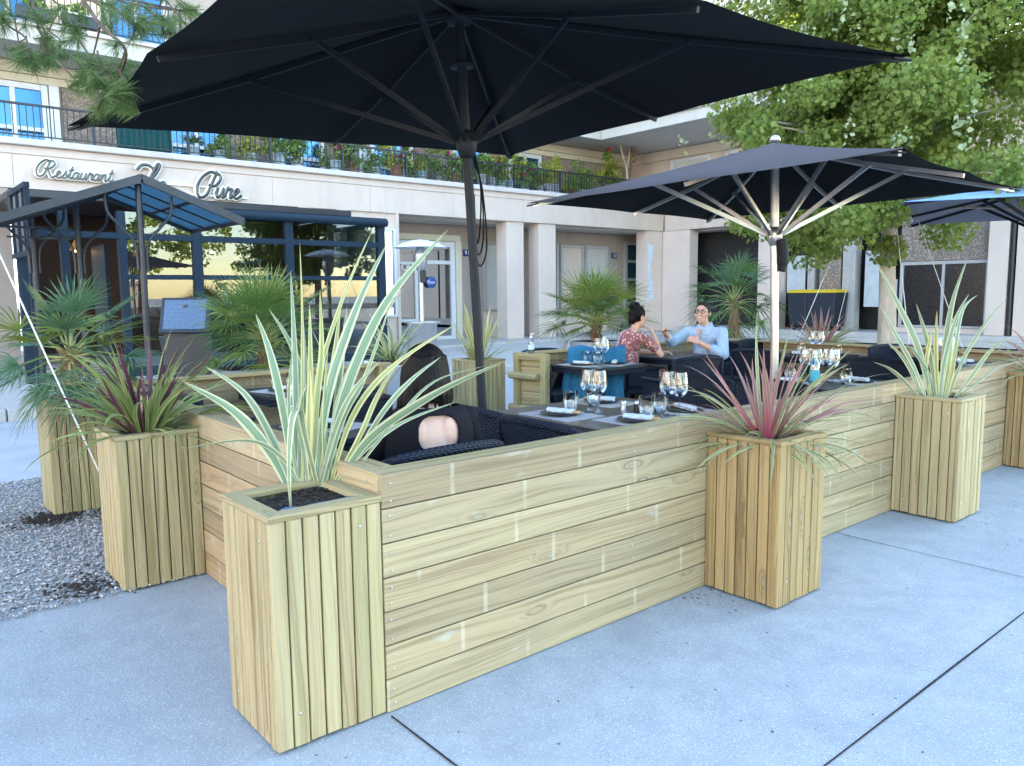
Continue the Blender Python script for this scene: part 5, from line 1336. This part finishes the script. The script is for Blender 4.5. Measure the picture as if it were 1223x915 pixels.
def tuft(p, d, L, k):
    d = d.normalized()
    for i in range(k):
        t = rp.random(); q = p-d*(L*.9)*(1-t); a = rp.random()*6.28; o = d.orthogonal().normalized(); o = Matrix.Rotation(a,3,d) @ o
        nn = (d*rp.uniform(.55,1.1)+o*rp.uniform(.5,1.0)+Vector((0,0,-.12))).normalized(); l = rp.uniform(.065,.11); nd.R = rp.random()
        e = q+nn*l-Vector((0,0,.010)); s = nn.cross(Vector((rp.gauss(0,1),rp.gauss(0,1),rp.gauss(0,1)))).normalized()*.0012
        nd.add([q-s,q+s,(q+e)/2+s*.9+Vector((0,0,.004)),e,(q+e)/2-s*.9+Vector((0,0,.004))], [(0,1,2,3,4)], [[(0,0),(1,0),(1,.5),(.5,.85),(0,.5)]])
for pp, d, rr in TW:
    ctl = [at(u,v,d+.12*math.sin(j*1.7)) for j,(u,v) in enumerate(pp)]; P = cat_rom(ctl, 6); br.tube(P, [rr*(1-.75*i/(len(P)-1)) for i in range(len(P))], 6)
    for i in range(4, len(P)-1, 2):
        if rp.random() < .65:
            T = (P[i+1]-P[i-1]).normalized(); sd = Matrix.Rotation(rp.random()*6.28,3,T) @ T.orthogonal().normalized(); dd = (T*.7+sd*.8+Vector((0,0,-.1))).normalized(); L = rp.uniform(.08,.2); e = P[i]+dd*L
            br.tube([P[i],(P[i]+e)/2+Vector((0,0,.01)),e],[.005,.004,.003],5); tuft(e, dd, rp.uniform(.09,.15), 85)
    tuft(P[-1], P[-1]-P[-3], .15, 130)
for (u,v,d) in ((30,58,4.6),(52,70,4.62),(68,66,4.7),(42,82,4.6),(60,48,4.7),(132,112,3.9),(148,120,3.88),(138,126,3.9),(152,106,3.9),(118,100,3.9),(104,94,3.9),(92,100,3.95),(124,84,3.95),(140,78,3.95),(112,74,3.95),(22,60,4.6),(70,55,4.6),(62,78,4.6),(36,70,4.6),(168,20,4.6),(186,30,4.6),(132,22,4.5),(210,22,4.8),(60,15,4.6),(40,12,4.6),(160,30,4.7),(195,22,4.9),(178,8,4.9),(215,5,4.95),(230,18,4.95),(150,10,4.8),(128,5,4.8),(205,34,4.9),(8,10,4.7),(95,20,4.7),(78,30,4.7),(185,38,4.85)):
    p = at(u,v,d); dd = Vector((rp.gauss(0,.6),rp.gauss(0,.6),rp.uniform(-.4,.7))); tuft(p, dd, .14, 120); br.tube([at(u-10+rp.gauss(0,14), v-26+rp.gauss(0,8), d+.05), (at(u-6+rp.gauss(0,6),v-16,d+.02)+p)/2, p], [.005,.004,.003], 5)
for mb, nm, m in ((br,'branches','bark_dark'),(nd,'needles','needle')):
    mb.v = [tuple(inv @ Vector(p)) for p in mb.v]; mb.build(nm, M[m], PN)
d = at(122,567,1)-CAM; g = CAM+d*(-CAM.z/d.z); g = Vector((-.12,2.92,.01))
a0 = at(0,300,4.6); dirr = (a0-at(119,563,4.8)).normalized(); rope('white guy rope slanting down at the far left towards the gravel', a0+dirr*1.9, at(119,563,4.8)-dirr*.36)

# ---- plants on the balcony
def leafball(mb, c, R, n, s, r, squash=1.0):
    for i in range(n):
        v = Vector((r.gauss(0,1),r.gauss(0,1),r.gauss(0,1))).normalized()*R*r.random()**.4; v.z *= squash
        leafq(mb, c+v, s*r.uniform(.7,1.3), v+Vector((r.gauss(0,.3),r.gauss(0,.3),.3)), r)
rb_ = random.Random(99)
KP = [ # x, height, kind, label
 (4.25,.45,'palm','little fan leaved plant on the balcony right of the teal screen'),
 (5.45,.75,'yellow','bright yellow green bamboo on the balcony'),
 (6.55,.55,'white','leafy balcony plant in a pale pot'),
 (7.35,.55,'magenta','magenta flowering balcony plant left of the white box'),
 (7.9,.65,'green','airy green balcony shrub beside the magenta flowers'),
 (8.5,.5,'green','low trailing plant spilling between balcony bars'),
 (9.25,.6,'magenta','magenta flowering balcony plant right of the white box'),
 (9.85,.45,'green','round green balcony bush behind the bars'),
 (10.4,.7,'green','tall airy green balcony plant left of the black parasol pole'),
 (11.0,.6,'yellow','yellow green balcony shrub next to the black parasol pole'),
 (12.05,.55,'red','red flowering balcony plant just right of the parasol pole'),
 (12.75,.8,'yellow','tall yellow green climber on the balcony'),
 (13.3,.5,'red','red geranium in a pale blue pot on the balcony'),
 (13.9,.55,'green','soft green balcony plant in a grey pot'),
 (14.5,.75,'yellow','loose yellow green balcony plant under the ceiling'),
 (15.1,.5,'red','two tone red geranium pot on the balcony'),
 (15.6,.5,'green','low green balcony plant before the yucca'),
 (6.05,.35,'green','low dark green balcony plant beside the bamboo'),
 (8.95,.55,'yellow','pale green bushy plant between the two magenta bushes on the balcony'),
 (10.75,.5,'magenta','small magenta bloom plant left of the black parasol pole'),
 (11.55,.6,'green','green climbing plant directly behind the black parasol pole'),
 (12.4,.55,'green','green filler plant between the red bloom and the tall climber'),
 (14.2,.6,'yellow','yellowish fern like balcony plant beside the grey pot'),
 (15.35,.75,'green','tall dark green balcony plant behind the two tone geranium'),
 (4.85,.4,'green','small bushy plant between the fan leaved plant and the bamboo'),
 (16.8,.4,'blue','small pale plant in a bright blue pot under the yucca')]
for (x,h,kd,lab) in KP:
    y = rb_.uniform(14.2,14.55); t = thing('potted_plant', lab, 'potted plant', (x,y,4.2), group='potted plants along the balcony')
    pw = rb_.uniform(.12,.18); ph = rb_.uniform(.2,.3)
    b = MB(); b.lathe([(pw*.75,0),(pw,ph),(pw*1.06,ph),(pw*1.06,ph+.02),(0,ph-.01)], 12)
    b.build('pot', M['white_plastic'] if kd == 'white' else (plain('blue glazed pot',(.03,.16,.30),.3) if kd == 'blue' else (plain('pale blue pot',(.40,.52,.58),.5) if rb_.random() < .4 else (plain('terracotta pot',(.30,.14,.08),.8) if rb_.random()<.4 else M['grey_pot']))), t)
    f = MB()
    if kd == 'palm':
        for i in range(9): fan(f, Vector((0,0,ph+.1)), Vector((math.cos(i*.7),math.sin(i*.7),.7)), .34, rad(60), 8, .03, rb_)
        f.build('foliage', M['balc'], t)
    else:
        for i in range(11): leafball(f, Vector((rb_.gauss(0,.19),rb_.gauss(0,.12),ph+rb_.uniform(-.05,h*1.05))), rb_.uniform(.10,.19), 75, .055, rb_)
        f.build('foliage', M['balc_y'] if kd == 'yellow' else M['balc'], t)
    if kd in ('red','magenta'):
        p = MB()
        for i in range(7 if kd == 'magenta' else 4): leafball(p, Vector((rb_.gauss(0,.16),rb_.gauss(-.05,.1),ph+rb_.uniform(.15,h+.05))), .05, 26, .045, rb_)
        p.build('flowers', M['petal_red'] if kd == 'red' else M['petal_magenta'], t)
yk = thing('yucca', 'big spiky yucca at the right end of the balcony', 'yucca', (16.55,14.45,4.2))
b = MB(); b.lathe([(.16,0),(.2,.3),(.21,.32),(0,.31)], 12); b.build('pot', M['grey_pot'], yk)
f = MB()
for c in ((0,0,.75),(.3,.05,.55),(-.28,0,.5),(.12,-.1,.95)):
    for i in range(42):
        az = rb_.random()*6.28; f.R = rb_.random(); strip(f, arc(c, az, rb_.uniform(.38,.62), rad(rb_.uniform(-15,85)), rad(rb_.uniform(15,60)), 5), .05, Vector((-math.sin(az),math.cos(az),0)), .2)
f.build('foliage', M['balc_y'], yk)
b = MB(); b.tube([(0,0,.3),(0,0,.75)],.05,8); b.tube([(0,0,.3),(.25,.03,.55)],.04,8); b.tube([(0,0,.3),(-.22,0,.5)],.04,8); b.tube([(0,0,.6),(.12,-.1,.95)],.04,8); b.build('stem', M['fibre'], yk)
f = MB(); leafball(f, Vector((.0,-.05,1.52)), .06, 40, .07, rb_); f.build('flowers', M['petal_red'], yk)
f = MB(); leafball(f, Vector((.0,0,1.32)), .16, 160, .07, rb_); f.build('climber_leaves', M['balc'], yk)
ds = thing('bare_shrub', 'bare forked grey stem rising behind the yucca on the balcony', 'shrub', (17.2,14.25,4.2))
b = MB(); b.tube([(0,0,0),(.02,0,.75),(.0,0,1.05)],[.05,.045,.04],8); b.tube([(0,0,1.0),(-.2,0,1.4),(-.33,0,1.75)],[.035,.03,.02],7); b.tube([(0,0,1.0),(.12,0,1.35),(.13,0,1.78)],[.035,.03,.02],7); b.build('stem', M['bark'], ds)
f = MB(); leafball(f, Vector((.25,.0,1.45)), .17, 150, .06, rb_, 1.6); f.build('foliage', M['dry'], ds)
tsc = thing('balcony_screen', 'teal cloth screen tied behind the balcony railing', 'screen', (3.3,14.2,4.2))
b = MB(); vs = []
for i in range(25):
    for j in range(5): vs.append((-.5+i/24, .025*math.sin(i*1.1), .03+.6*j/4))
b.add(vs, [(i*5+j,(i+1)*5+j,(i+1)*5+j+1,i*5+j+1) for i in range(24) for j in range(4)], None, True); b.build('cloth', fabric('teal screen cloth',(.008,.075,.075)), tsc, solid=.01)
wb = thing('balcony_box', 'white box standing among the balcony plants', 'box', (8.35,14.7,4.2)); b = MB(); b.box(-.2,.2,-.15,.15,0,.62); b.box(-.21,.21,-.16,.16,.621,.66); b.build('body', M['white_plastic'], wb, bevel=.01)
for i, (x, lab) in enumerate(((1.55,'black window box on the upper balcony, the left one'),(2.25,'black window box with a pale rim on the upper balcony, the right one'))):
    t = thing('window_box', lab, 'window box', (x,13.98,6.24), group='window boxes on the upper balcony'); b = MB(); b.box(-.28,.28,-.1,.04,0,.2); b.build('box', M['frame_dark'], t, bevel=.01)
    if i: b = MB(); b.box(-.29,.29,-.11,.05,.201,.225); b.build('rim', M['white_plastic'], t)
    f = MB(); leafball(f, Vector((0,-.02,.3)), .2, 160, .06, rb_, .6); f.build('foliage', M['balc'], t)
# sunny trees across the square, mirrored in the panes
for (x,y,h,lab) in ((-6,-24,8,'broad tree across the square mirrored in the left panes'),(12,-25,7.5,'loose crowned tree across the square mirrored beside the canopy post'),(17,-30,8,'round tree across the square mirrored behind the bushy palm'),(23,-27,7,'small tree across the square mirrored in the far right panes'),(-12,-10,8,'tree on the sunny side of the square')):
    t = thing('broadleaf_tree', lab, 'tree', (x,y,0), group='trees across the square'); b = MB(); b.tube([(0,0,0),(.1,0,h*.35),(0,0,h*.7)],[.2,.15,.08],8); b.build('trunk', M['bark_dark'], t)
    f = MB()
    for i in range(26): leafball(f, Vector((rb_.gauss(0,1.7),rb_.gauss(0,1.7),h*.62+rb_.gauss(0,1.2))), rb_.uniform(.4,.8), 40, .26, rb_)
    f.build('crown', M['leaf'], t)
# ------------------------------------------------------------------ people
def head(mb, c, s=1.0, R=None):
    """skull, jaw, nose, ears; faces +y. c: head centre"""
    c = Vector(c); f = lambda x,y,z: c+(R @ Vector((x,y,z)) if R is not None else Vector((x,y,z)))*s
    mb.ell(f(0,-.012,.025), (.074*s,.094*s,.096*s), 16, 12, R); mb.ell(f(0,.022,-.045), (.058*s,.066*s,.070*s), 14, 10, R)
    mb.ell(f(0,.050,-.088), (.030*s,.028*s,.024*s), 10, 8, R)
    mb.cap(f(0,.084,.018), .010*s, f(0,.102,-.018), .0155*s, 10); mb.ell(f(0,.092,-.022), (.018*s,.012*s,.010*s), 10, 6, R)
    mb.cap(f(-.035,.074,.036), .012*s, f(.035,.074,.036), .012*s, 8)
    for q in (-1,1):
        mb.ell(f(q*.045,.056,-.022), (.026*s,.026*s,.026*s), 10, 8, R); mb.ell(f(q*.078,-.008,-.005), (.010*s,.020*s,.032*s), 8, 8, R)
    mb.cap(f(-.020,.079,-.056), .0075*s, f(.020,.079,-.056), .0075*s, 8)
def hand(mb, w, d, n, curl, s=1.0, mirror=1, spread=.12):
    """w wrist, d direction of the fingers, n normal out of the back of the hand"""
    w = Vector(w); d = Vector(d).normalized(); n = Vector(n); n = (n-d*n.dot(d)).normalized(); x = d.cross(n)*mirror
    k = w+d*.085*s
    for q in (-.028,-.009,.010,.028): mb.cap(w+x*q*.6*s, .015*s, k+x*q*s, .0125*s, 8)
    for q, L in ((-.030,.062),(-.010,.076),(.010,.080),(.029,.072)):
        p = k+x*q*s; a = 0; dd = (d+x*q*spread*10*.35).normalized(); rr = .0095*s
        for seg in (.45,.32,.25):
            a += curl*(.7 if seg > .4 else 1.0); e = p+(dd*math.cos(a)-n*math.sin(a))*L*seg*s; mb.cap(p, rr, e, rr*.9, 7); rr *= .9; p = e
    p = w+d*.02*s+x*.026*s; e = p+(d*.6+x*.8-n*.35).normalized()*.042*s; mb.cap(p,.0135*s,e,.0115*s,8); e2 = e+(d*.9+x*.3-n*.4).normalized()*.034*s; mb.cap(e,.0115*s,e2,.009*s,8)
def eyes(t, c, s, R, parent):
    for q in (-1,1):
        b = MB(); p = Vector(c)+(R @ Vector((q*.031,.0745,.012)))*s; b.ell(p, (.013*s,.009*s,.0075*s), 10, 8, R); o = b.build('eye', M['white'], parent)
        b = MB(); b.ell(p+(R @ Vector((0,.006,0)))*s, (.006*s,.0045*s,.006*s), 8, 6, R); b.build('iris', M['hair'], o)

# woman with long dark hair, seen from behind at the near table
hp_ = Vector((.54,.52,0)); W1 = thing('person', 'person with long dark hair and open backed black top, seated with back turned', 'person', (hp_.x,hp_.y,0), rz=rad(-20), group=None)
b = MB(); hc = Vector((.0,.06,1.105))
Rn = Matrix.Rotation(rad(6),3,'Z') @ Matrix.Rotation(rad(-8),3,'X')
head(b, hc, 1.0, Rn)
b.chain(((0,.0,.93),.052),((0,.035,1.02),.05))
b.ell((0,-.035,.56),(.15,.115,.16),16,10); b.ell((0,-.024,.76),(.152,.104,.24),18,14); b.ell((0,-.018,.885),(.158,.088,.11),16,10)
for q in (-1,1): b.ell((q*.070,-.096,.865),(.042,.026,.075),12,10)
b.cap((-.15,-.01,.918),.05,(.15,-.01,.918),.05)
for q in (-1,1):
    b.chain(((q*.175,-.005,.905),.048),((q*.235,.10,.66),.040),((q*.15,.33,.775),.030))
    b.chain(((q*.09,-.02,.50),.088),((q*.10,.38,.50),.066),((q*.10,.40,.12),.045),((q*.10,.50,.055),.035))
    hand(b, (q*.15,.33,.775), (-q*.25,1,.0), (0,0,1), .25, .95, -q)
b.build('body', M['skin_pale'], W1, remesh=.0065, smooth_it=4)
# black knit top with a round opening at the back: outer shell, opening cut by leaving the cells out
b = MB(); nu, nv = 260, 150; key = {}
def torso(u, v):
    z = .50+.475*v; a = 2*PI*u
    rx = .155+.035*math.sin(min(1,v*1.25)*PI*.62); ry = .125-.010*v
    if v > .80:
        k = (v-.80)/.20; rx *= math.sqrt(max(0,1-(k*.72)**2.2)); ry *= (1-.40*k**2)
    return Vector((rx*math.cos(a), -.022+ry*math.sin(a)+(.012*math.sin(6*a+v*9) if v < .3 else 0)*.4, z))
vs = [torso(i/nu, j/nv) for j in range(nv+1) for i in range(nu)]
fs = []
for j in range(nv):
    for i in range(nu):
        c = torso((i+.5)/nu, (j+.5)/nv)
        if c.y < -.04:
            dx, dz = (c.x-.015)/.086, (c.z-.872)/.076
            if abs(dx)**2.7+abs(dz)**2.7 < 1: continue
        q = (i+1)%nu; fs.append((j*nu+i, j*nu+q, (j+1)*nu+q, (j+1)*nu+i))
us = sorted({j for f in fs for j in f}); mp = {j: i for i, j in enumerate(us)}; vs = [vs[j] for j in us]; fs = [tuple(mp[j] for j in f) for f in fs]
b.add(vs, fs, None, True); tp = b.build('knit_top', M['black_cloth'], W1, solid=.008, smooth_it=3)
b = MB()
for q in (-1,1): b.chain(((q*.168,-.005,.90),.064),((q*.238,.10,.655),.058),((q*.165,.30,.765),.043))
b.cap((-.14,-.012,.925),.047,(.14,-.012,.925),.047); b.build('sleeves', M['black_cloth'], W1, remesh=.008, smooth_it=4)
b = MB()
for q in (-1,1): b.chain(((q*.085,-.03,.49),.112),((q*.10,.39,.505),.076),((q*.10,.40,.10),.055))
b.build('trousers', M['denim'], W1, remesh=.01, smooth_it=4)
b = MB(); rh = random.Random(4)
b.ell(hc+Rn @ Vector((0,-.024,.030)), (.096,.106,.104), 20, 14, Rn)
for i in range(150):
    a = rad(rh.uniform(160,380)); p0 = hc+Rn @ Vector((.078*math.cos(a), -.024+.092*math.sin(a), .035+rh.uniform(-.03,.04)))
    if math.sin(a) > .35: continue
    L = rh.uniform(.05,.085)+.11*abs(math.cos(a))**1.5*rh.uniform(.7,1.2); o = Vector((math.cos(a)*.5, math.sin(a)*.6,0))
    P = cat_rom([p0, p0+o*.034+Vector((0,0,-.08)), p0+o*.040+Vector((rh.gauss(0,.008),rh.gauss(0,.006),-.08-L*.45)), p0+o*.030+Vector((rh.gauss(0,.016),rh.gauss(0,.01),-.08-L))], 4)
    b.tube(P, [.017-.0011*j for j in range(len(P))], 6)
b.build('hair', M['hair'], W1, remesh=.0042, smooth_it=1)
eyes(W1, hc, 1.0, Rn, W1)

# dining couple
Wp = at(757,378,8.55); Mp = at(842,374,8.95)
dv = Mp-Wp; dv.z = 0; azW = math.atan2(dv.y, dv.x)-PI/2
W2 = thing('person', 'person in a floral dress, dark hair in a bun, chin on hand at table', 'person', (Wp.x,Wp.y,0), rz=azW)
hc = Vector((0,.06,Wp.z-.01)); Rn = Matrix.Rotation(rad(4),3,'Z') @ Matrix.Rotation(rad(-6),3,'X')
zs = Wp.z-1.145; b = MB(); head(b, hc, 1.0, Rn)
b.chain(((0,.0,.97+zs),.05),((0,.035,1.07+zs),.047))
b.chain(((0,-.10,.54+zs),.13),((0,-.07,.75+zs),.11),((0,-.02,.90+zs),.11)); b.ell((0,-.03,.90+zs),(.15,.085,.12),14,10)
b.chain(((.165,-.01,.93+zs),.045),((.22,.20,.77),.036),((.10,.20,.93+zs),.028)); hand(b, (.10,.20,.93+zs), (-.35,-.25,1), (.6,.6,.2), .5, .95, 1)
b.chain(((-.165,-.01,.93+zs),.045),((-.23,.17,.775),.036),((-.02,.36,.775),.028)); hand(b, (-.02,.36,.775), (.6,.6,.05), (0,0,1), .35, .95, 1)
for q in (-1,1): b.chain(((q*.09,-.06,.53),.09),((q*.10,.34,.52),.066),((q*.10,.36,.12),.045),((q*.10,.46,.05),.034))
b.build('body', M['skin'], W2, remesh=.0065, smooth_it=4)
b = MB(); b.chain(((0,-.10,.53+zs),.150),((0,-.07,.75+zs),.128),((0,-.025,.90+zs),.122)); b.ell((0,-.035,.88+zs),(.168,.10,.13),14,10); b.cap((-.15,-.015,.935+zs),.052,(.15,-.015,.935+zs),.052)
b.chain(((.168,-.01,.925+zs),.063),((.205,.12,.835+zs*.5),.058)); b.chain(((-.168,-.01,.925+zs),.063),((-.21,.10,.83+zs*.5),.058))
for q in (-1,1): b.chain(((q*.08,-.07,.52),.125),((q*.10,.30,.53),.095),((q*.11,.36,.36),.10))
b.build('dress', M['floral'], W2, remesh=.008, smooth_it=4)
b = MB(); b.ell(hc+Rn @ Vector((0,-.026,.034)),(.084,.098,.10),18,12,Rn); b.ell(hc+Rn @ Vector((0,-.055,.125)),(.050,.050,.042),12,8); b.ell(hc+Rn @ Vector((0,-.085,-.03)),(.058,.04,.055),12,8)
rh = random.Random(6)
for i in range(26): 
    a = rh.random()*6.28; p = hc+Rn @ Vector((.06*math.cos(a),-.05+.06*math.sin(a),.09)); b.cap(p,.010,p+Vector((rh.gauss(0,.03),rh.gauss(0,.03),rh.uniform(.02,.055))),.004,6)
b.build('hair', M['hair'], W2, remesh=.006, smooth_it=2)
b = MB(); b.tube(cat_rom([(-.075,.03,1.0+zs),(-.07,-.07,.99+zs),(-.06,-.145,.90+zs),(-.05,-.205,.75+zs),(-.04,-.255,.58+zs)],5), .010, 6); b.build('bag_strap', M['lilac'], W2)
eyes(W2, hc, 1.0, Rn, W2)

azM = azW+PI+rad(26)
MN_ = thing('person', 'person in a light blue shirt and glasses, smiling and gesturing at the table', 'person', (Mp.x,Mp.y,0), rz=azM)
hc = Vector((0,.06,Mp.z)); zs = Mp.z-1.155; Rn = Matrix.Rotation(rad(6),3,'Z') @ Matrix.Rotation(rad(3),3,'X')
b = MB(); head(b, hc, 1.04, Rn)
b.chain(((0,.0,.97+zs),.058),((0,.035,1.07+zs),.056))
b.chain(((0,-.08,.54+zs),.15),((0,-.05,.75+zs),.14),((0,-.01,.90+zs),.13)); b.ell((0,-.02,.90+zs),(.18,.10,.12),14,10)
b.chain(((.20,-.01,.93+zs),.055),((.30,.22,.86),.043),((.26,.46,1.0),.032)); hand(b, (.26,.46,1.0), (-.15,.8,.35), (.3,-.2,.9), .45, 1.05, -1)
b.chain(((-.20,-.01,.93+zs),.055),((-.28,.12,.70+zs),.043),((-.08,.30,.86+zs*.5),.032)); hand(b, (-.08,.30,.86+zs*.5), (.7,.3,.35), (-.3,.6,.5), .7, 1.05, 1)
for q in (-1,1): b.chain(((q*.10,-.06,.53),.10),((q*.12,.38,.53),.075),((q*.12,.40,.12),.05),((q*.12,.52,.05),.04))
b.build('body', M['skin'], MN_, remesh=.0065, smooth_it=3)
b = MB(); b.chain(((0,-.08,.50+zs),.172),((0,-.05,.74+zs),.158),((0,-.015,.90+zs),.145)); b.ell((0,-.02,.895+zs),(.205,.118,.12),14,10); b.cap((-.18,-.01,.945+zs),.06,(.18,-.01,.945+zs),.06)
b.chain(((.205,-.01,.93+zs),.075),((.30,.22,.865),.064),((.285,.33,.925),.054)); b.chain(((-.205,-.01,.93+zs),.075),((-.285,.12,.705+zs),.066),((-.20,.20,.775+zs*.7),.056))
b.cap((-.05,.07,1.005+zs),.022,(-.02,.085,.955+zs),.018); b.cap((.05,.07,1.005+zs),.022,(.02,.085,.955+zs),.018); b.cap((-.06,-.02,1.03+zs),.028,(.06,-.02,1.03+zs),.028)
b.build('shirt', M['shirt'], MN_, remesh=.008, smooth_it=4)
b = MB(); b.add([Vector((-.03,.145,.98+zs)),Vector((.03,.145,.98+zs)),Vector((0,.155,.88+zs))],[(0,1,2)]); b.build('open_collar', M['skin'], MN_, solid=.012)
b = MB()
for q in (-1,1): b.chain(((q*.09,-.05,.52),.125),((q*.12,.39,.53),.092),((q*.12,.40,.10),.065))
b.build('trousers', M['denim'], MN_, remesh=.01, smooth_it=4)
b = MB(); b.ell(hc+Rn @ Vector((0,-.026,.050)),(.083,.098,.092),18,12,Rn); b.ell(hc+Rn @ Vector((0,.035,.115)),(.05,.04,.022),12,8,Rn)
for q in (-1,1): b.ell(hc+Rn @ Vector((q*.076,.0,.02)),(.012,.022,.04),8,6,Rn)
b.build('hair', M['hair_m'], MN_, remesh=.006, smooth_it=2)
eyes(MN_, hc, 1.04, Rn, MN_)
b = MB()
for q in (-1,1):
    c = hc+Rn @ Vector((q*.034,.100,.012)); b.tube([c+Rn @ Vector((.026*math.cos(a*PI/7),0,.018*math.sin(a*PI/7))) for a in range(15)], .0028, 6); b.bar(c+Rn @ Vector((q*.026,0,.006)), hc+Rn @ Vector((q*.082,-.01,.01)), .004)
b.bar(hc+Rn @ Vector((-.009,.102,.014)), hc+Rn @ Vector((.009,.102,.014)), .004); b.build('glasses', M['frame_dark'], MN_)
b = MB(); b.cap(hc+Rn @ Vector((-.030,.083,-.049)),.006,hc+Rn @ Vector((.030,.083,-.049)),.006,8); b.build('mouth', plain('lips', (.30,.10,.08), .5), MN_)
b = MB()
for q in (-1,1): b.cap(hc+Rn @ Vector((q*.018,.089,.040)),.005,hc+Rn @ Vector((q*.052,.076,.042)),.004,8)
b.build('eyebrows', M['hair_m'], MN_)
b = MB(); b.cap(hc+Rn @ Vector((-.021,.088,-.049)),.0045,hc+Rn @ Vector((.021,.088,-.049)),.0045,8); b.build('teeth', M['white'], MN_)

# chairs of the couple, the jacket over the woman's chair
def behind(o, az, k): return (o.x-(-math.sin(az))*k, o.y-math.cos(az)*k, 0)
c1 = dup(C0, (Wp.x+.06*math.sin(azW), Wp.y-.06*math.cos(azW), 0), azW, 'dark wicker chair under the person in the floral dress')
c2 = dup(C0, (Mp.x+.06*math.sin(azM), Mp.y-.06*math.cos(azM), 0), azM, 'dark wicker chair under the person in the blue shirt')
jp = at(714,440,8.2)
dup(C0, (jp.x,jp.y,0), rad(-52), 'dark wicker chair under the teal jacket')
JK = thing('jacket', 'teal blue jacket hung over a chair between the two back tables', 'jacket', (jp.x,jp.y,0), rz=rad(-52))
b = MB(); vs = []; nu, nv = 30, 18; rj = random.Random(9)
for j in range(nv+1):
    v = j/nv
    for i in range(nu+1):
        u = i/nu-.5; fold = .018*math.sin(u*22+v*2)+.012*math.sin(u*41+3)
        if v < .22: y, z = -.30+.10*(.22-v)/.22, .885+.012*math.sin(v*14)
        else:
            k = (v-.22)/.78; y, z = -.335-.03*k+fold*(.5+k), .88-.62*k-.10*abs(math.sin(u*5+1))*k
        vs.append((u*(.56+.10*v)+.02*math.sin(v*7), y, z+.012*math.sin(u*17)))
b.add(vs, [(j*(nu+1)+i,(j+1)*(nu+1)+i,(j+1)*(nu+1)+i+1,j*(nu+1)+i+1) for j in range(nv) for i in range(nu)], None, True)
b.build('cloth', M['teal_cloth'], JK, solid=.022, subd=1)
# ------------------------------------------------------------------ light
SUN_EL, SUN_AZ = rad(14), rad(11)        # azimuth from +x towards +y
W = bpy.data.worlds.new('World'); SC.world = W; W.use_nodes = True; nt = W.node_tree
sky = nt.nodes.new('ShaderNodeTexSky'); sky.sky_type = 'NISHITA'; sky.sun_disc = False
sky.sun_elevation = SUN_EL; sky.sun_rotation = PI/2-SUN_AZ; sky.air_density = 1.0; sky.dust_density = .4; sky.ozone_density = 1.0
bg = nt.nodes['Background']; nt.links.new(sky.outputs[0], bg.inputs[0]); bg.inputs[1].default_value = .15
L = bpy.data.lights.new('sun', 'SUN'); L.energy = 4.0; L.angle = rad(.53); L.color = (1.0,.86,.68)
so = bpy.data.objects.new('sun', L); COL.objects.link(so)
sd = Vector((math.cos(SUN_EL)*math.cos(SUN_AZ), math.cos(SUN_EL)*math.sin(SUN_AZ), math.sin(SUN_EL)))
so.rotation_euler = sd.to_track_quat('Z','Y').to_euler(); so.location = (0,0,30)
SC.view_settings.view_transform = 'Standard'; SC.view_settings.look = 'None'; SC.view_settings.gamma = 1; SC.view_settings.use_curve_mapping = False
SC.view_settings.exposure = 3.42
SC.render.engine = 'CYCLES'
SC.cycles.max_bounces = 8; SC.cycles.transparent_max_bounces = 16; SC.cycles.use_denoising = True
SC.render.resolution_x = 1024; SC.render.resolution_y = 766
